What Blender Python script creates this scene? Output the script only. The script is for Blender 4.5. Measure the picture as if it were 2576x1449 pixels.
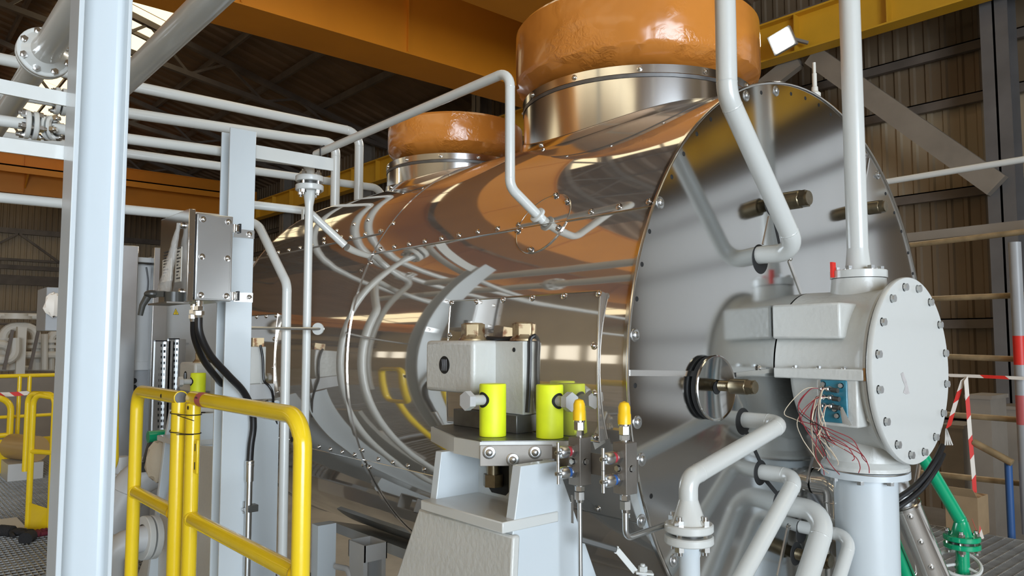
import bpy, bmesh, math, random
from mathutils import Vector, Matrix
random.seed(7)
for _o in list(bpy.data.objects): bpy.data.objects.remove(_o)
S = bpy.context.scene
COL = S.collection
R_ = math.radians
# ------------------------------------------------------------------ camera
F_PX, CX, CY = 1900.0, 1288.0, 724.5
AZ, PIT = R_(41.0), R_(4.1)
CAM0 = Vector((0, 0, 1.5))
FW0 = Vector((-math.cos(AZ), math.sin(AZ), 0)); RT = Vector((math.sin(AZ), math.cos(AZ), 0)); UP0 = Vector((0, 0, 1))
FW = FW0 * math.cos(PIT) + UP0 * math.sin(PIT); UP = UP0 * math.cos(PIT) - FW0 * math.sin(PIT)
cd = bpy.data.cameras.new('camera'); cam = bpy.data.objects.new('camera', cd); COL.objects.link(cam)
cd.sensor_width = 36.0; cd.lens = F_PX / 2576.0 * 36.0; cd.clip_start = 0.05; cd.clip_end = 300
cam.matrix_world = Matrix(((RT.x, UP.x, -FW.x, CAM0.x), (RT.y, UP.y, -FW.y, CAM0.y), (RT.z, UP.z, -FW.z, CAM0.z), (0, 0, 0, 1)))
S.camera = cam
# ------------------------------------------------------------------ world, light, exposure
w = bpy.data.worlds.new('world'); S.world = w; w.use_nodes = True
w.node_tree.nodes['Background'].inputs[0].default_value = (0.75, 0.86, 1.0, 1)
w.node_tree.nodes['Background'].inputs[1].default_value = 1.2
S.view_settings.view_transform = 'Standard'; S.view_settings.look = 'None'
S.view_settings.gamma = 1.0; S.view_settings.use_curve_mapping = False
S.view_settings.exposure = 0.66
def area(name, loc, direction, sx, sy, power, color):
    ld = bpy.data.lights.new(name, 'AREA'); ld.shape = 'RECTANGLE'; ld.size = sx; ld.size_y = sy; ld.energy = power; ld.color = color
    o = bpy.data.objects.new(name, ld); COL.objects.link(o); o.location = loc
    o.rotation_euler = Vector(direction).to_track_quat('-Z', 'Y').to_euler(); return o
# daylight entering through the open hall door behind the photographer
area('door_daylight', (13.6, -5.0, 2.6), (-1, 0.0, 0.0), 10.5, 7.2, 2000, (0.80, 0.90, 1.0))

# ------------------------------------------------------------------ pixel -> point helpers (photo is 2576 x 1449)
def ray(px, py): return FW + RT * ((px - CX) / F_PX) - UP * ((py - CY) / F_PX)
def on(px, py, ax, v):
    d = ray(px, py); return CAM0 + d * ((v - CAM0[ax]) / d[ax])
def wx(px, py, X): return on(px, py, 0, X)
def wy(px, py, Y): return on(px, py, 1, Y)
def wz(px, py, Z): return on(px, py, 2, Z)
def wd(px, py, d): return CAM0 + ray(px, py) * d
YC, ZC = 2.561, 1.411          # turbine axis (runs along X)
def wcyl(px, py, R=1.0):
    d = ray(px, py); o = CAM0
    a = d.y**2 + d.z**2; b = 2 * (d.y * (o.y - YC) + d.z * (o.z - ZC)); c = (o.y - YC)**2 + (o.z - ZC)**2 - R * R
    D = max(b * b - 4 * a * c, 0); return o + d * ((-b - math.sqrt(D)) / (2 * a))
V = Vector
# ------------------------------------------------------------------ materials
def mat(name, col, rough=0.5, metal=0.0, var=0.0, vscale=6.0, bump=0.0, bscale=40.0, coat=0.0, emit=None, estr=0.0, rvar=0.0, col2=None, thr=None, detail=4.0, aniso=None, alpha=1.0, trans=0.0, stretch=None):
    m = bpy.data.materials.new(name); m.use_nodes = True
    nt = m.node_tree; b = nt.nodes['Principled BSDF']; N = nt.nodes.new; L = nt.links.new
    b.inputs['Base Color'].default_value = (*col, 1); b.inputs['Roughness'].default_value = rough; b.inputs['Metallic'].default_value = metal
    b.inputs['Coat Weight'].default_value = coat; b.inputs['Coat Roughness'].default_value = 0.08
    b.inputs['Alpha'].default_value = alpha; b.inputs['Transmission Weight'].default_value = trans
    if emit: b.inputs['Emission Color'].default_value = (*emit, 1); b.inputs['Emission Strength'].default_value = estr
    tc = N('ShaderNodeTexCoord')
    src = tc.outputs['Object']
    if stretch:
        mp = N('ShaderNodeMapping'); mp.inputs['Scale'].default_value = stretch; L(src, mp.inputs['Vector']); src = mp.outputs['Vector']
    if var or col2:
        n = N('ShaderNodeTexNoise'); n.inputs['Scale'].default_value = vscale; n.inputs['Detail'].default_value = detail; L(src, n.inputs['Vector'])
        r = N('ShaderNodeValToRGB')
        if col2:
            t = thr or 0.55
            r.color_ramp.elements[0].position = t - 0.06; r.color_ramp.elements[1].position = t + 0.06
            r.color_ramp.elements[0].color = (*col, 1); r.color_ramp.elements[1].color = (*col2, 1)
        else:
            r.color_ramp.elements[0].position = 0.3; r.color_ramp.elements[1].position = 0.7
            r.color_ramp.elements[0].color = (*[c * (1 - var) for c in col], 1); r.color_ramp.elements[1].color = (*[min(c * (1 + var), 1) for c in col], 1)
        L(n.outputs['Fac'], r.inputs['Fac']); L(r.outputs['Color'], b.inputs['Base Color'])
    if rvar:
        n2 = N('ShaderNodeTexNoise'); n2.inputs['Scale'].default_value = vscale * 1.7; n2.inputs['Detail'].default_value = 5; L(src, n2.inputs['Vector'])
        mr = N('ShaderNodeMapRange'); mr.inputs['To Min'].default_value = max(rough - rvar, 0.01); mr.inputs['To Max'].default_value = rough + rvar
        mr.inputs['From Min'].default_value = 0.3; mr.inputs['From Max'].default_value = 0.7
        L(n2.outputs['Fac'], mr.inputs['Value']); L(mr.outputs['Result'], b.inputs['Roughness'])
    if bump:
        n3 = N('ShaderNodeTexNoise'); n3.inputs['Scale'].default_value = bscale; n3.inputs['Detail'].default_value = 2; L(src, n3.inputs['Vector'])
        bp = N('ShaderNodeBump'); bp.inputs['Strength'].default_value = bump; bp.inputs['Distance'].default_value = 0.02
        L(n3.outputs['Fac'], bp.inputs['Height']); L(bp.outputs['Normal'], b.inputs['Normal'])
    return m
M = {}
M['clad'] = mat('polished_cladding', (0.66, 0.63, 0.59), 0.045, 0.85, bump=0.09, bscale=1.7)
M['plate'] = mat('brushed_end_plate', (0.61, 0.62, 0.62), 0.115, 1.0, bump=0.05, bscale=1.2)
M['nozzle'] = mat('nozzle_cladding', (0.74, 0.74, 0.74), 0.16, 1.0, bump=0.04, bscale=2.0)
M['steel'] = mat('bright_steel', (0.68, 0.67, 0.65), 0.16, 1.0)
M['satin'] = mat('satin_steel', (0.60, 0.61, 0.61), 0.30, 1.0, var=0.05, vscale=5)
M['bracket'] = mat('bracket_steel', (0.24, 0.22, 0.195), 0.48, 0.7, var=0.12, vscale=14)
M['darksteel'] = mat('machined_dark_steel', (0.16, 0.16, 0.16), 0.38, 0.7, var=0.25, vscale=14)
M['bronze'] = mat('oiled_bolt_steel', (0.19, 0.155, 0.10), 0.30, 0.9, var=0.25, vscale=30)
M['rust'] = mat('rusty_bolt', (0.42, 0.33, 0.20), 0.40, 0.7, col2=(0.16, 0.07, 0.03), thr=0.56, vscale=26)
M['white'] = mat('pale_grey_paint', (0.59, 0.60, 0.575), 0.28, coat=0.25, bump=0.03, bscale=30)
M['cream'] = mat('cast_pale_paint', (0.57, 0.575, 0.545), 0.36, coat=0.15, bump=0.10, bscale=60, var=0.03, vscale=5)
M['blue'] = mat('blue_white_paint', (0.57, 0.62, 0.645), 0.28, coat=0.2, bump=0.02, bscale=25)
M['greypaint'] = mat('grey_paint', (0.50, 0.51, 0.51), 0.42, bump=0.02, bscale=50, var=0.03)
M['midgrey'] = mat('mid_grey_paint', (0.34, 0.35, 0.36), 0.40, var=0.05)
M['yellow'] = mat('yellow_gloss_paint', (0.86, 0.61, 0.018), 0.22, coat=0.4, bump=0.02, bscale=30, var=0.03)
M['fluo'] = mat('fluorescent_yellow_paint', (0.80, 0.92, 0.02), 0.50, var=0.07, vscale=16)
M['cap'] = mat('yellow_plastic_cap', (0.92, 0.56, 0.01), 0.35)
M['wrap'] = mat('orange_plastic_wrap', (0.56, 0.205, 0.035), 0.20, coat=0.35, var=0.10, vscale=4)
def crinkle(m):
    nt = m.node_tree; N = nt.nodes.new; L = nt.links.new; b = nt.nodes['Principled BSDF']; tc = N('ShaderNodeTexCoord')
    n1 = N('ShaderNodeTexNoise'); n1.inputs['Scale'].default_value = 5.5; n1.inputs['Detail'].default_value = 1; L(tc.outputs['Object'], n1.inputs['Vector'])
    r = N('ShaderNodeValToRGB'); r.color_ramp.elements[0].position = 0.54; r.color_ramp.elements[1].position = 0.68; L(n1.outputs['Fac'], r.inputs['Fac'])
    n2 = N('ShaderNodeTexNoise'); n2.inputs['Scale'].default_value = 34; n2.inputs['Detail'].default_value = 2; n2.inputs['Distortion'].default_value = 1.6; L(tc.outputs['Object'], n2.inputs['Vector'])
    mu = N('ShaderNodeMath'); mu.operation = 'MULTIPLY'; L(r.outputs['Color'], mu.inputs[0]); L(n2.outputs['Fac'], mu.inputs[1])
    n3 = N('ShaderNodeTexNoise'); n3.inputs['Scale'].default_value = 7; n3.inputs['Detail'].default_value = 2; L(tc.outputs['Object'], n3.inputs['Vector'])
    ad = N('ShaderNodeMath'); ad.operation = 'ADD'; L(mu.outputs[0], ad.inputs[0]); L(n3.outputs['Fac'], ad.inputs[1])
    bp = N('ShaderNodeBump'); bp.inputs['Strength'].default_value = 0.34; bp.inputs['Distance'].default_value = 0.02; L(ad.outputs[0], bp.inputs['Height']); L(bp.outputs['Normal'], b.inputs['Normal'])
crinkle(M['wrap'])
M['crane'] = mat('crane_orange_paint', (0.62, 0.22, 0.012), 0.45, var=0.06, vscale=1)
M['runway'] = mat('runway_yellow_paint', (0.64, 0.35, 0.02), 0.50, var=0.10, vscale=1)
M['siding'] = mat('wall_siding', (0.165, 0.12, 0.075), 0.50, var=0.14, vscale=0.7)
M['siding2'] = mat('pale_wall_siding', (0.36, 0.285, 0.19), 0.50, var=0.10, vscale=0.7)
M['roof'] = mat('roof_sheet', (0.15, 0.095, 0.055), 0.6, var=0.2, vscale=1)
M['rooflit'] = mat('lightened_roof_sheet', (0.50, 0.33, 0.20), 0.6, var=0.12, vscale=0.6)  # near-slope copy of the roof, colour lightened so the cladding reflects it brighter
M['wallglow'] = mat('added_wall_glow', (0.6, 0.63, 0.66), 0.5, emit=(0.88, 0.92, 0.95), estr=0.20)  # faint glow for the added sheets reflected in the end plate
M['wallwin'] = mat('lit_wall_window', (0.7, 0.7, 0.65), 0.4, emit=(1.0, 0.93, 0.78), estr=0.9)
M['darkcol'] = mat('dark_grey_steelwork', (0.12, 0.115, 0.115), 0.5, var=0.15, vscale=2)
M['leftwall'] = mat('cream_wall_siding', (0.62, 0.52, 0.34), 0.5, var=0.08, vscale=0.7)
M['girt'] = mat('dark_steelwork', (0.12, 0.10, 0.085), 0.55, var=0.25, vscale=2)
M['brace'] = mat('brown_grey_steelwork', (0.24, 0.21, 0.175), 0.55, var=0.15, vscale=2)
M['concrete'] = mat('concrete', (0.42, 0.41, 0.39), 0.7, var=0.2, vscale=1.5)
M['grating'] = mat('galvanised_grating', (0.42, 0.43, 0.43), 0.45, 0.6, var=0.15, vscale=9)
M['scaff'] = mat('rusty_scaffold_tube', (0.30, 0.22, 0.12), 0.55, 0.3, var=0.3, vscale=10)
M['black'] = mat('black_rubber', (0.012, 0.012, 0.013), 0.35)
M['hole'] = mat('dark_bore', (0.01, 0.01, 0.01), 0.7)
M['bplastic'] = mat('grey_black_plastic', (0.05, 0.05, 0.045), 0.35)
M['red'] = mat('red_plastic', (0.72, 0.03, 0.02), 0.45)
M['tapewhite'] = mat('tape_white', (0.80, 0.74, 0.66), 0.5)
M['green'] = mat('green_gloss_paint', (0.0, 0.32, 0.145), 0.22, coat=0.4)
M['teal'] = mat('teal_plate_paint', (0.025, 0.17, 0.24), 0.30, coat=0.3, var=0.2, vscale=40)
M['wred'] = mat('wire_red', (0.30, 0.02, 0.03), 0.5)
M['wcream'] = mat('wire_cream', (0.72, 0.60, 0.45), 0.5)
M['wblack'] = mat('wire_black', (0.02, 0.02, 0.02), 0.5)
M['wood'] = mat('varnish_brown', (0.42, 0.28, 0.12), 0.35)
M['card'] = mat('cardboard', (0.36, 0.25, 0.14), 0.8, var=0.1)
M['paperwrap'] = mat('brown_paper', (0.48, 0.40, 0.29), 0.7, bump=0.3, bscale=25)
M['film'] = mat('clear_film', (0.85, 0.85, 0.82), 0.12, alpha=0.30, bump=0.6, bscale=22)
M['paper'] = mat('label_paper', (0.60, 0.58, 0.52), 0.6)
M['ink'] = mat('label_ink', (0.05, 0.05, 0.05), 0.6)
M['sky'] = mat('skylight_sheet', (0.8, 0.75, 0.6), 0.6, emit=(1.0, 0.83, 0.52), estr=1.05, var=0.05)
M['lamp'] = mat('floodlight_face', (1, 1, 1), 0.5, emit=(1.0, 0.97, 0.86), estr=14)
M['warn'] = mat('warning_yellow', (0.85, 0.60, 0.02), 0.5)
M['bluep'] = mat('blue_paint', (0.03, 0.10, 0.28), 0.5)
M['pinktag'] = mat('faded_red_sticker', (0.50, 0.11, 0.11), 0.5)
M['gloveb'] = mat('glove_black_knit', (0.02, 0.02, 0.022), 0.9, bump=0.5, bscale=120)
M['glover'] = mat('glove_maroon_knit', (0.14, 0.015, 0.03), 0.9, bump=0.5, bscale=120)
M['tint_red'] = mat('red_mark', (0.55, 0.05, 0.07), 0.4, 0.3)
M['tint_blue'] = mat('blue_mark', (0.04, 0.14, 0.45), 0.4, 0.3)
M['tan'] = mat('tan_plastic', (0.62, 0.60, 0.54), 0.45)
M['gasket'] = mat('gasket_brown', (0.33, 0.17, 0.05), 0.6, var=0.4, vscale=60)

# ------------------------------------------------------------------ mesh builder
def frame_of(ax):
    ax = V(ax).normalized(); t = V((0, 0, 1)) if abs(ax.z) < 0.9 else V((1, 0, 0))
    u = ax.cross(t).normalized(); return u, ax.cross(u).normalized(), ax
def fillet(pts, r, n=7):
    pts = [V(p) for p in pts]; out = [pts[0]]
    for i in range(1, len(pts) - 1):
        rr = r[i - 1] if isinstance(r, (list, tuple)) else r
        a, b, c = pts[i - 1], pts[i], pts[i + 1]; d1 = (a - b).normalized(); d2 = (c - b).normalized()
        ang = d1.angle(d2)
        if rr <= 0 or ang > 3.1: out.append(b); continue
        t = min(rr / math.tan(ang / 2), (a - b).length * 0.49, (c - b).length * 0.49); rr = t * math.tan(ang / 2)
        cen = b + (d1 + d2).normalized() * (rr / math.sin(ang / 2))
        s = b + d1 * t - cen; e = b + d2 * t - cen; tot = s.angle(e)
        for k in range(n + 1):
            f = k / n; out.append(cen + (s * math.sin((1 - f) * tot) + e * math.sin(f * tot)) / math.sin(tot))
    out.append(pts[-1]); return out
def spline(pts, n=6):
    pts = [V(p) for p in pts]; P = [pts[0]] + pts + [pts[-1]]; out = []
    for i in range(1, len(P) - 2):
        for k in range(n):
            t = k / n; a, b, c, d = P[i - 1], P[i], P[i + 1], P[i + 2]
            out.append(0.5 * ((2 * b) + (c - a) * t + (2 * a - 5 * b + 4 * c - d) * t * t + (3 * b - a - 3 * c + d) * t**3))
    out.append(pts[-1]); return out
class MB:
    def __init__(s): s.v = []; s.f = []
    def add(s, vs, fs):
        k = len(s.v); s.v += [V(p) for p in vs]; s.f += [tuple(i + k for i in f) for f in fs]; return s
    def box(s, a, b):
        x0, y0, z0 = a; x1, y1, z1 = b
        x0, x1 = min(x0, x1), max(x0, x1); y0, y1 = min(y0, y1), max(y0, y1); z0, z1 = min(z0, z1), max(z0, z1)
        return s.add([(x0, y0, z0), (x1, y0, z0), (x1, y1, z0), (x0, y1, z0), (x0, y0, z1), (x1, y0, z1), (x1, y1, z1), (x0, y1, z1)],
                     [(0, 3, 2, 1), (4, 5, 6, 7), (0, 1, 5, 4), (1, 2, 6, 5), (2, 3, 7, 6), (3, 0, 4, 7)])
    def bar(s, p0, p1, w, h, up=(0, 0, 1)):      # rectangular bar from p0 to p1, w sideways, h along up
        p0, p1 = V(p0), V(p1); d = (p1 - p0).normalized(); u = V(up); sd = d.cross(u)
        if sd.length < 1e-4: sd = d.cross(V((1, 0, 0)))
        sd.normalize(); u = sd.cross(d).normalized(); a = sd * w / 2; b = u * h / 2
        return s.add([p0 - a - b, p0 + a - b, p0 + a + b, p0 - a + b, p1 - a - b, p1 + a - b, p1 + a + b, p1 - a + b],
                     [(3, 2, 1, 0), (4, 5, 6, 7), (0, 1, 5, 4), (1, 2, 6, 5), (2, 3, 7, 6), (3, 0, 4, 7)])
    def prism(s, poly, vec):
        vec = V(vec); P = [V(p) for p in poly]; n = len(P)
        nrm = V((0, 0, 0))
        for i in range(n): nrm += P[i].cross(P[(i + 1) % n])
        if nrm.dot(vec) > 0: P.reverse()
        return s.add(P + [p + vec for p in P], [tuple(range(n)), tuple(range(2 * n - 1, n - 1, -1))] + [(j, i, i + n, j + n) for i, j in [(i, (i + 1) % n) for i in range(n)]])
    def tube(s, pts, r, seg=14, caps=True):
        pts = [V(p) for p in pts]; n = len(pts); k = len(s.v)
        T = [(pts[min(i + 1, n - 1)] - pts[max(i - 1, 0)]).normalized() for i in range(n)]
        u, v, _ = frame_of(T[0])
        for i in range(n):
            if i:
                ax = T[i - 1].cross(T[i])
                if ax.length > 1e-6:
                    q = Matrix.Rotation(T[i - 1].angle(T[i]), 3, ax.normalized()); u = q @ u
                u = (u - T[i] * u.dot(T[i])).normalized(); v = T[i].cross(u)
            rr = r[i] if isinstance(r, (list, tuple)) else r
            for j in range(seg):
                a = 2 * math.pi * j / seg; s.v.append(pts[i] + (u * math.cos(a) + v * math.sin(a)) * rr)
        for i in range(n - 1):
            for j in range(seg):
                a = k + i * seg + j; b = k + i * seg + (j + 1) % seg; s.f.append((a, b, b + seg, a + seg))
        if caps: s.f.append(tuple(k + j for j in range(seg - 1, -1, -1))); s.f.append(tuple(k + (n - 1) * seg + j for j in range(seg)))
        return s
    def cyl(s, p0, p1, r, seg=20, r1=None): return s.tube([p0, p1], [r, r if r1 is None else r1], seg)
    def hexa(s, p0, ax, r, h, rot=0.0):
        u, v, a = frame_of(ax); P = [V(p0) + (u * math.cos(rot + i * math.pi / 3) + v * math.sin(rot + i * math.pi / 3)) * r for i in range(6)]
        return s.prism(P, a * h)
    def lathe(s, p0, ax, prof, seg=32, a0=0.0, a1=2 * math.pi, u=None, caps=False):   # prof: (radius, height)
        uu, vv, a = frame_of(ax)
        if u is not None: uu = V(u).normalized(); vv = a.cross(uu)
        full = abs(a1 - a0 - 2 * math.pi) < 1e-6; n = seg if full else seg + 1; k = len(s.v)
        for r, h in prof:
            for j in range(n):
                t = a0 + (a1 - a0) * j / seg; s.v.append(V(p0) + a * h + (uu * math.cos(t) + vv * math.sin(t)) * r)
        for i in range(len(prof) - 1):
            for j in range(seg):
                x = k + i * n + j; y = k + i * n + (j + 1) % n; s.f.append((x, y, y + n, x + n))
        if caps and full:
            s.f.append(tuple(k + j for j in range(n - 1, -1, -1))); s.f.append(tuple(k + (len(prof) - 1) * n + j for j in range(n)))
        return s
    def ball(s, c, r, seg=12, sz=1.0):
        m = 7; return s.lathe(c, (0, 0, 1), [(max(r * math.sin(math.pi * i / m), 1e-4), -r * sz * math.cos(math.pi * i / m)) for i in range(m + 1)], seg)
    def mesh(s, name, sharp=35, org=None):
        me = bpy.data.meshes.new(name); o = org or V((0, 0, 0))
        me.from_pydata([tuple(p - o) for p in s.v], [], s.f); 
        bm = bmesh.new(); bm.from_mesh(me); bmesh.ops.recalc_face_normals(bm, faces=bm.faces); bm.to_mesh(me); bm.free()
        me.polygons.foreach_set('use_smooth', [True] * len(me.polygons)); me.set_sharp_from_angle(angle=R_(sharp)); me.update(); return me
    def build(s, name, m, parent=None, bevel=0.0, sharp=35, label=None, cat=None, group=None, kind=None, bseg=2):
        org = wloc(parent) if parent else V((0, 0, 0))
        if not parent and s.v:      # origin of a lone thing at the middle of its base
            xs = [p.x for p in s.v]; ys = [p.y for p in s.v]; zs = [p.z for p in s.v]; org = V(((min(xs) + max(xs)) / 2, (min(ys) + max(ys)) / 2, min(zs)))
        me = s.mesh(name, sharp, org); me.materials.append(M[m] if isinstance(m, str) else m)
        o = bpy.data.objects.new(name, me); COL.objects.link(o)
        if parent: o.parent = parent
        else: o.location = org
        if bevel:
            b = o.modifiers.new('bevel', 'BEVEL'); b.width = bevel; b.segments = bseg; b.limit_method = 'ANGLE'; b.angle_limit = R_(40); b.harden_normals = False
        tag(o, label, cat, group, kind); return o
def wloc(o):
    l = V((0, 0, 0))
    while o: l += o.location; o = o.parent
    return l
def tag(o, label=None, cat=None, group=None, kind=None):
    if label: o['label'] = label
    if cat: o['category'] = cat
    if group: o['group'] = group
    if kind: o['kind'] = kind
    return o
def thing(name, label, cat, loc, group=None, kind=None):
    o = bpy.data.objects.new(name, None); COL.objects.link(o); o.location = V(loc); o.empty_display_size = 0.05
    return tag(o, label, cat, group, kind)
def put(me, name, parent, pos, axis=(0, 0, 1), m=None, spin=0.0):     # shared mesh (made along +Z) placed at a point, pointing along axis
    o = bpy.data.objects.new(name, me); COL.objects.link(o); u, v, a = frame_of(axis)
    q = Matrix(((u.x, v.x, a.x), (u.y, v.y, a.y), (u.z, v.z, a.z)))
    o.rotation_euler = (q @ Matrix.Rotation(spin, 3, 'Z')).to_euler()
    o.location = V(pos) - wloc(parent) if parent else V(pos)
    if parent: o.parent = parent
    return o
def copy_tree(o, off, parent=None):
    c = o.copy(); COL.objects.link(c); c.parent = parent
    if parent is None: c.location = o.location + V(off)
    for ch in list(o.children): copy_tree(ch, (0, 0, 0), c)
    return c
def shared(mb, name, m, sharp=35):
    me = mb.mesh(name, sharp); me.materials.append(M[m]); return me
SCREW = shared(MB().lathe((0, 0, 0), (0, 0, 1), [(0.011, 0), (0.011, 0.002), (0.0065, 0.0025), (0.0065, 0.005), (0.0045, 0.0075), (0.0001, 0.0085)], 12), 'pan_screw', 'steel')
WSCREW = shared(MB().lathe((0, 0, 0), (0, 0, 1), [(0.018, 0), (0.018, 0.002), (0.0165, 0.003), (0.010, 0.0032), (0.010, 0.0065), (0.006, 0.0095), (0.0001, 0.010)], 16), 'washer_screw', 'satin')
HOLE = shared(MB().lathe((0, 0, 0), (0, 0, 1), [(0.0001, 0.0012), (0.006, 0.0012), (0.0072, 0.0002)], 12), 'rivet_hole', 'hole')
def bolt_mesh(name, r, h, m):
    return shared(MB().lathe((0, 0, 0), (0, 0, 1), [(0.0001, 0), (r * 1.12, 0), (r * 1.12, h * 0.14)], 16).hexa((0, 0, h * 0.14), (0, 0, 1), r, h * 0.86), name, m)
HEX = bolt_mesh('hex_bolt_head', 0.012, 0.013, 'satin')
HEXS = bolt_mesh('small_hex_head', 0.0075, 0.007, 'satin')
NUT = shared(MB().hexa((0, 0, 0), (0, 0, 1), 0.013, 0.013).cyl((0, 0, 0.012), (0, 0, 0.022), 0.0075, 12), 'stud_nut', 'steel')
# ================================================================== the hall
X0H, X1H, Y0H, Y1H, ZG = -42.0, 14.0, -21.5, 13.5, -1.2
YR, ZRIDGE, SL = -4.0, 13.09, 0.268
def roofz(y): return ZRIDGE - SL * abs(y - YR)
MB().box((X0H, Y0H, ZG - 0.2), (X1H, Y1H, ZG)).build('floor', 'concrete', kind='structure', label='dark concrete hall floor below the platform')
def corr(p0, du, dv, width, height, nrm, depth=0.035, per=0.25):     # one ribbed sheet
    du, dv, nrm = V(du), V(dv), V(nrm); prof = []; n = round(width / per)
    for i in range(n):
        b = i * per; prof += [(b, 0), (b + per * .55, 0), (b + per * .66, depth), (b + per * .89, depth)]
    prof.append((width, 0)); mb = MB(); k = len(prof)
    mb.v = [V(p0) + du * a + nrm * d for a, d in prof] + [V(p0) + du * a + nrm * d + dv * height for a, d in prof]
    mb.f = [(i, i + 1, i + 1 + k, i + k) for i in range(k - 1)]; return mb
def siding(name, label, origin, du, length, nrm, rows):
    w_ = thing(name, label, None, origin, kind='structure'); w_['category'] = 'wall'
    del w_['category']
    for z0, z1, m in rows:
        me = shared(corr((0, 0, 0), du, (0, 0, 1), 2.0, z1 - z0, nrm), 'siding_sheet', m, 20)
        for i in range(int(length // 2)):
            o = bpy.data.objects.new('siding_sheet', me); COL.objects.link(o); o.parent = w_
            o.location = V(du) * (2.0 * i) + V((0, 0, z0)) - V((0, 0, origin[2]))
    return w_
wr = siding('wall_right', 'brown ribbed metal siding wall behind the scaffold rails', (X0H, Y1H, ZG), (1, 0, 0), 56, (0, -1, 0),
            [(ZG, 3.9, 'siding'), (3.9, 5.4, 'siding2'), (5.4, 8.42, 'siding')])
wl = siding('wall_far', 'pale ribbed metal siding wall at far end of hall', (X0H, Y0H, ZG), (0, 1, 0), 36, (1, 0, 0),
            [(ZG, 4.4, 'siding2'), (4.4, 6.7, 'siding2'), (6.7, 13.1, 'siding')])
wp = thing('added_glow_panels', 'row of added glowing sheets that brighten the end plate reflection', None, (1.5, Y1H - 0.06, -0.6), kind='structure')  # glowing sheets added out of view so the end plate reflects grey
for i in range(11): MB().box((1.5 + 1.1 * i, Y1H - 0.07, -0.6), (2.57 + 1.1 * i, Y1H - 0.05, 6.1)).build('glow_pane', 'wallglow', wp)
wk = siding('wall_left', 'ribbed metal siding wall behind the photographer', (X0H, Y0H, ZG), (1, 0, 0), 56, (0, 1, 0), [(ZG, 8.42, 'leftwall')])
wq = thing('window_4', 'row of small lit windows in the wall behind the photographer', None, (-16.0, Y0H + 0.06, 1.6), kind='structure')
for i in range(22): MB().box((-41.0 + 2.0 * i, Y0H + 0.04, 2.0), (-39.6 + 2.0 * i, Y0H + 0.07, 3.4)).build('glow_pane', 'wallwin', wq)
we = siding('wall_near', 'ribbed end wall beside the open hall door', (X1H, 0.5, ZG), (0, 1, 0), 14, (-1, 0, 0), [(ZG, 13.1, 'siding2')])
MB().box((X1H, Y0H, ZG), (X1H + 0.1, -10.5, 13.1)).build('wall_panel', 'siding2', we)
MB().box((X1H, -10.5, 6.3), (X1H + 0.1, 0.5, 13.1)).build('wall_panel', 'siding2', we)
def gir(mb, z, y=Y1H - 0.11, h=0.16): return mb.box((X0H, y - 0.10, z - h / 2), (X1H, y, z + h / 2)).box((X0H, y - 0.10, z + h / 2 - 0.02), (X1H, y + 0.03, z + h / 2))
for z in (6.25, 5.4, 3.9, 1.8, 0.2): gir(MB(), z).build('girt', 'girt', wr)
for z, h in ((6.7, 0.25), (5.35, 0.12), (5.0, 0.2), (4.4, 0.45), (2.9, 0.15)):
    MB().box((X0H + 0.05, Y0H, z - h / 2), (X0H + 0.25, Y1H, z + h / 2)).build('girt', 'girt' if z > 4.2 else 'brace', wl)
for i in range(12):
    y = -8 + i * 1.7; a = 5.35; b = 6.6
    MB().bar((X0H + 0.25, y, a if i % 2 else b), (X0H + 0.25, y + 1.7, b if i % 2 else a), 0.1, 0.1).build('lattice_brace', 'girt', wl)
# roof
cz = thing('ceiling', 'dark brown pitched metal roof with trusses and daylight strips', None, (X0H, YR, ZRIDGE), kind='structure')
def roof_side(sgn, y_end):
    L_ = abs(y_end - YR); dv = V((0, sgn, -SL)); 
    mb = corr((X0H, YR, ZRIDGE), (1, 0, 0), dv, 56.0, L_, V((0, 0, -1)), 0.06, 0.5); return mb
roof_side(1, Y1H + .3).build('roof_sheeting', 'roof', cz, sharp=20); roof_side(-1, Y0H - .3).build('roof_sheeting', 'rooflit', cz, sharp=20)
for y in (12.4, 10.8, 9.2, 7.6, 3.2, 1.4, -0.4, -2.2):
    MB().box((X0H, y - 0.04, roofz(y) - 0.32), (X1H, y + 0.04, roofz(y) - 0.12)).build('purlin', 'girt', cz)
for i in range(9):
    x = -40 + 6.2 * i; mb = MB(); ylo, yhi = YR, Y1H - 0.4
    mb.bar((x, YR, ZRIDGE - 0.45), (x, yhi, roofz(yhi) - 0.45), 0.16, 0.16); mb.bar((x, YR, 10.6), (x, yhi, 7.95), 0.14, 0.14)
    n = 8
    for k in range(n):
        y = YR + (yhi - YR) * k / n; y2 = YR + (yhi - YR) * (k + 1) / n
        zb = lambda q: 10.6 - 2.65 * (q - YR) / (yhi - YR)
        mb.bar((x, y, zb(y)), (x, (y + y2) / 2, roofz((y + y2) / 2) - 0.45), 0.07, 0.07); mb.bar((x, (y + y2) / 2, roofz((y + y2) / 2) - 0.45), (x, y2, zb(y2)), 0.07, 0.07)
    mb.build('roof_truss', 'girt', cz)
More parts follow.
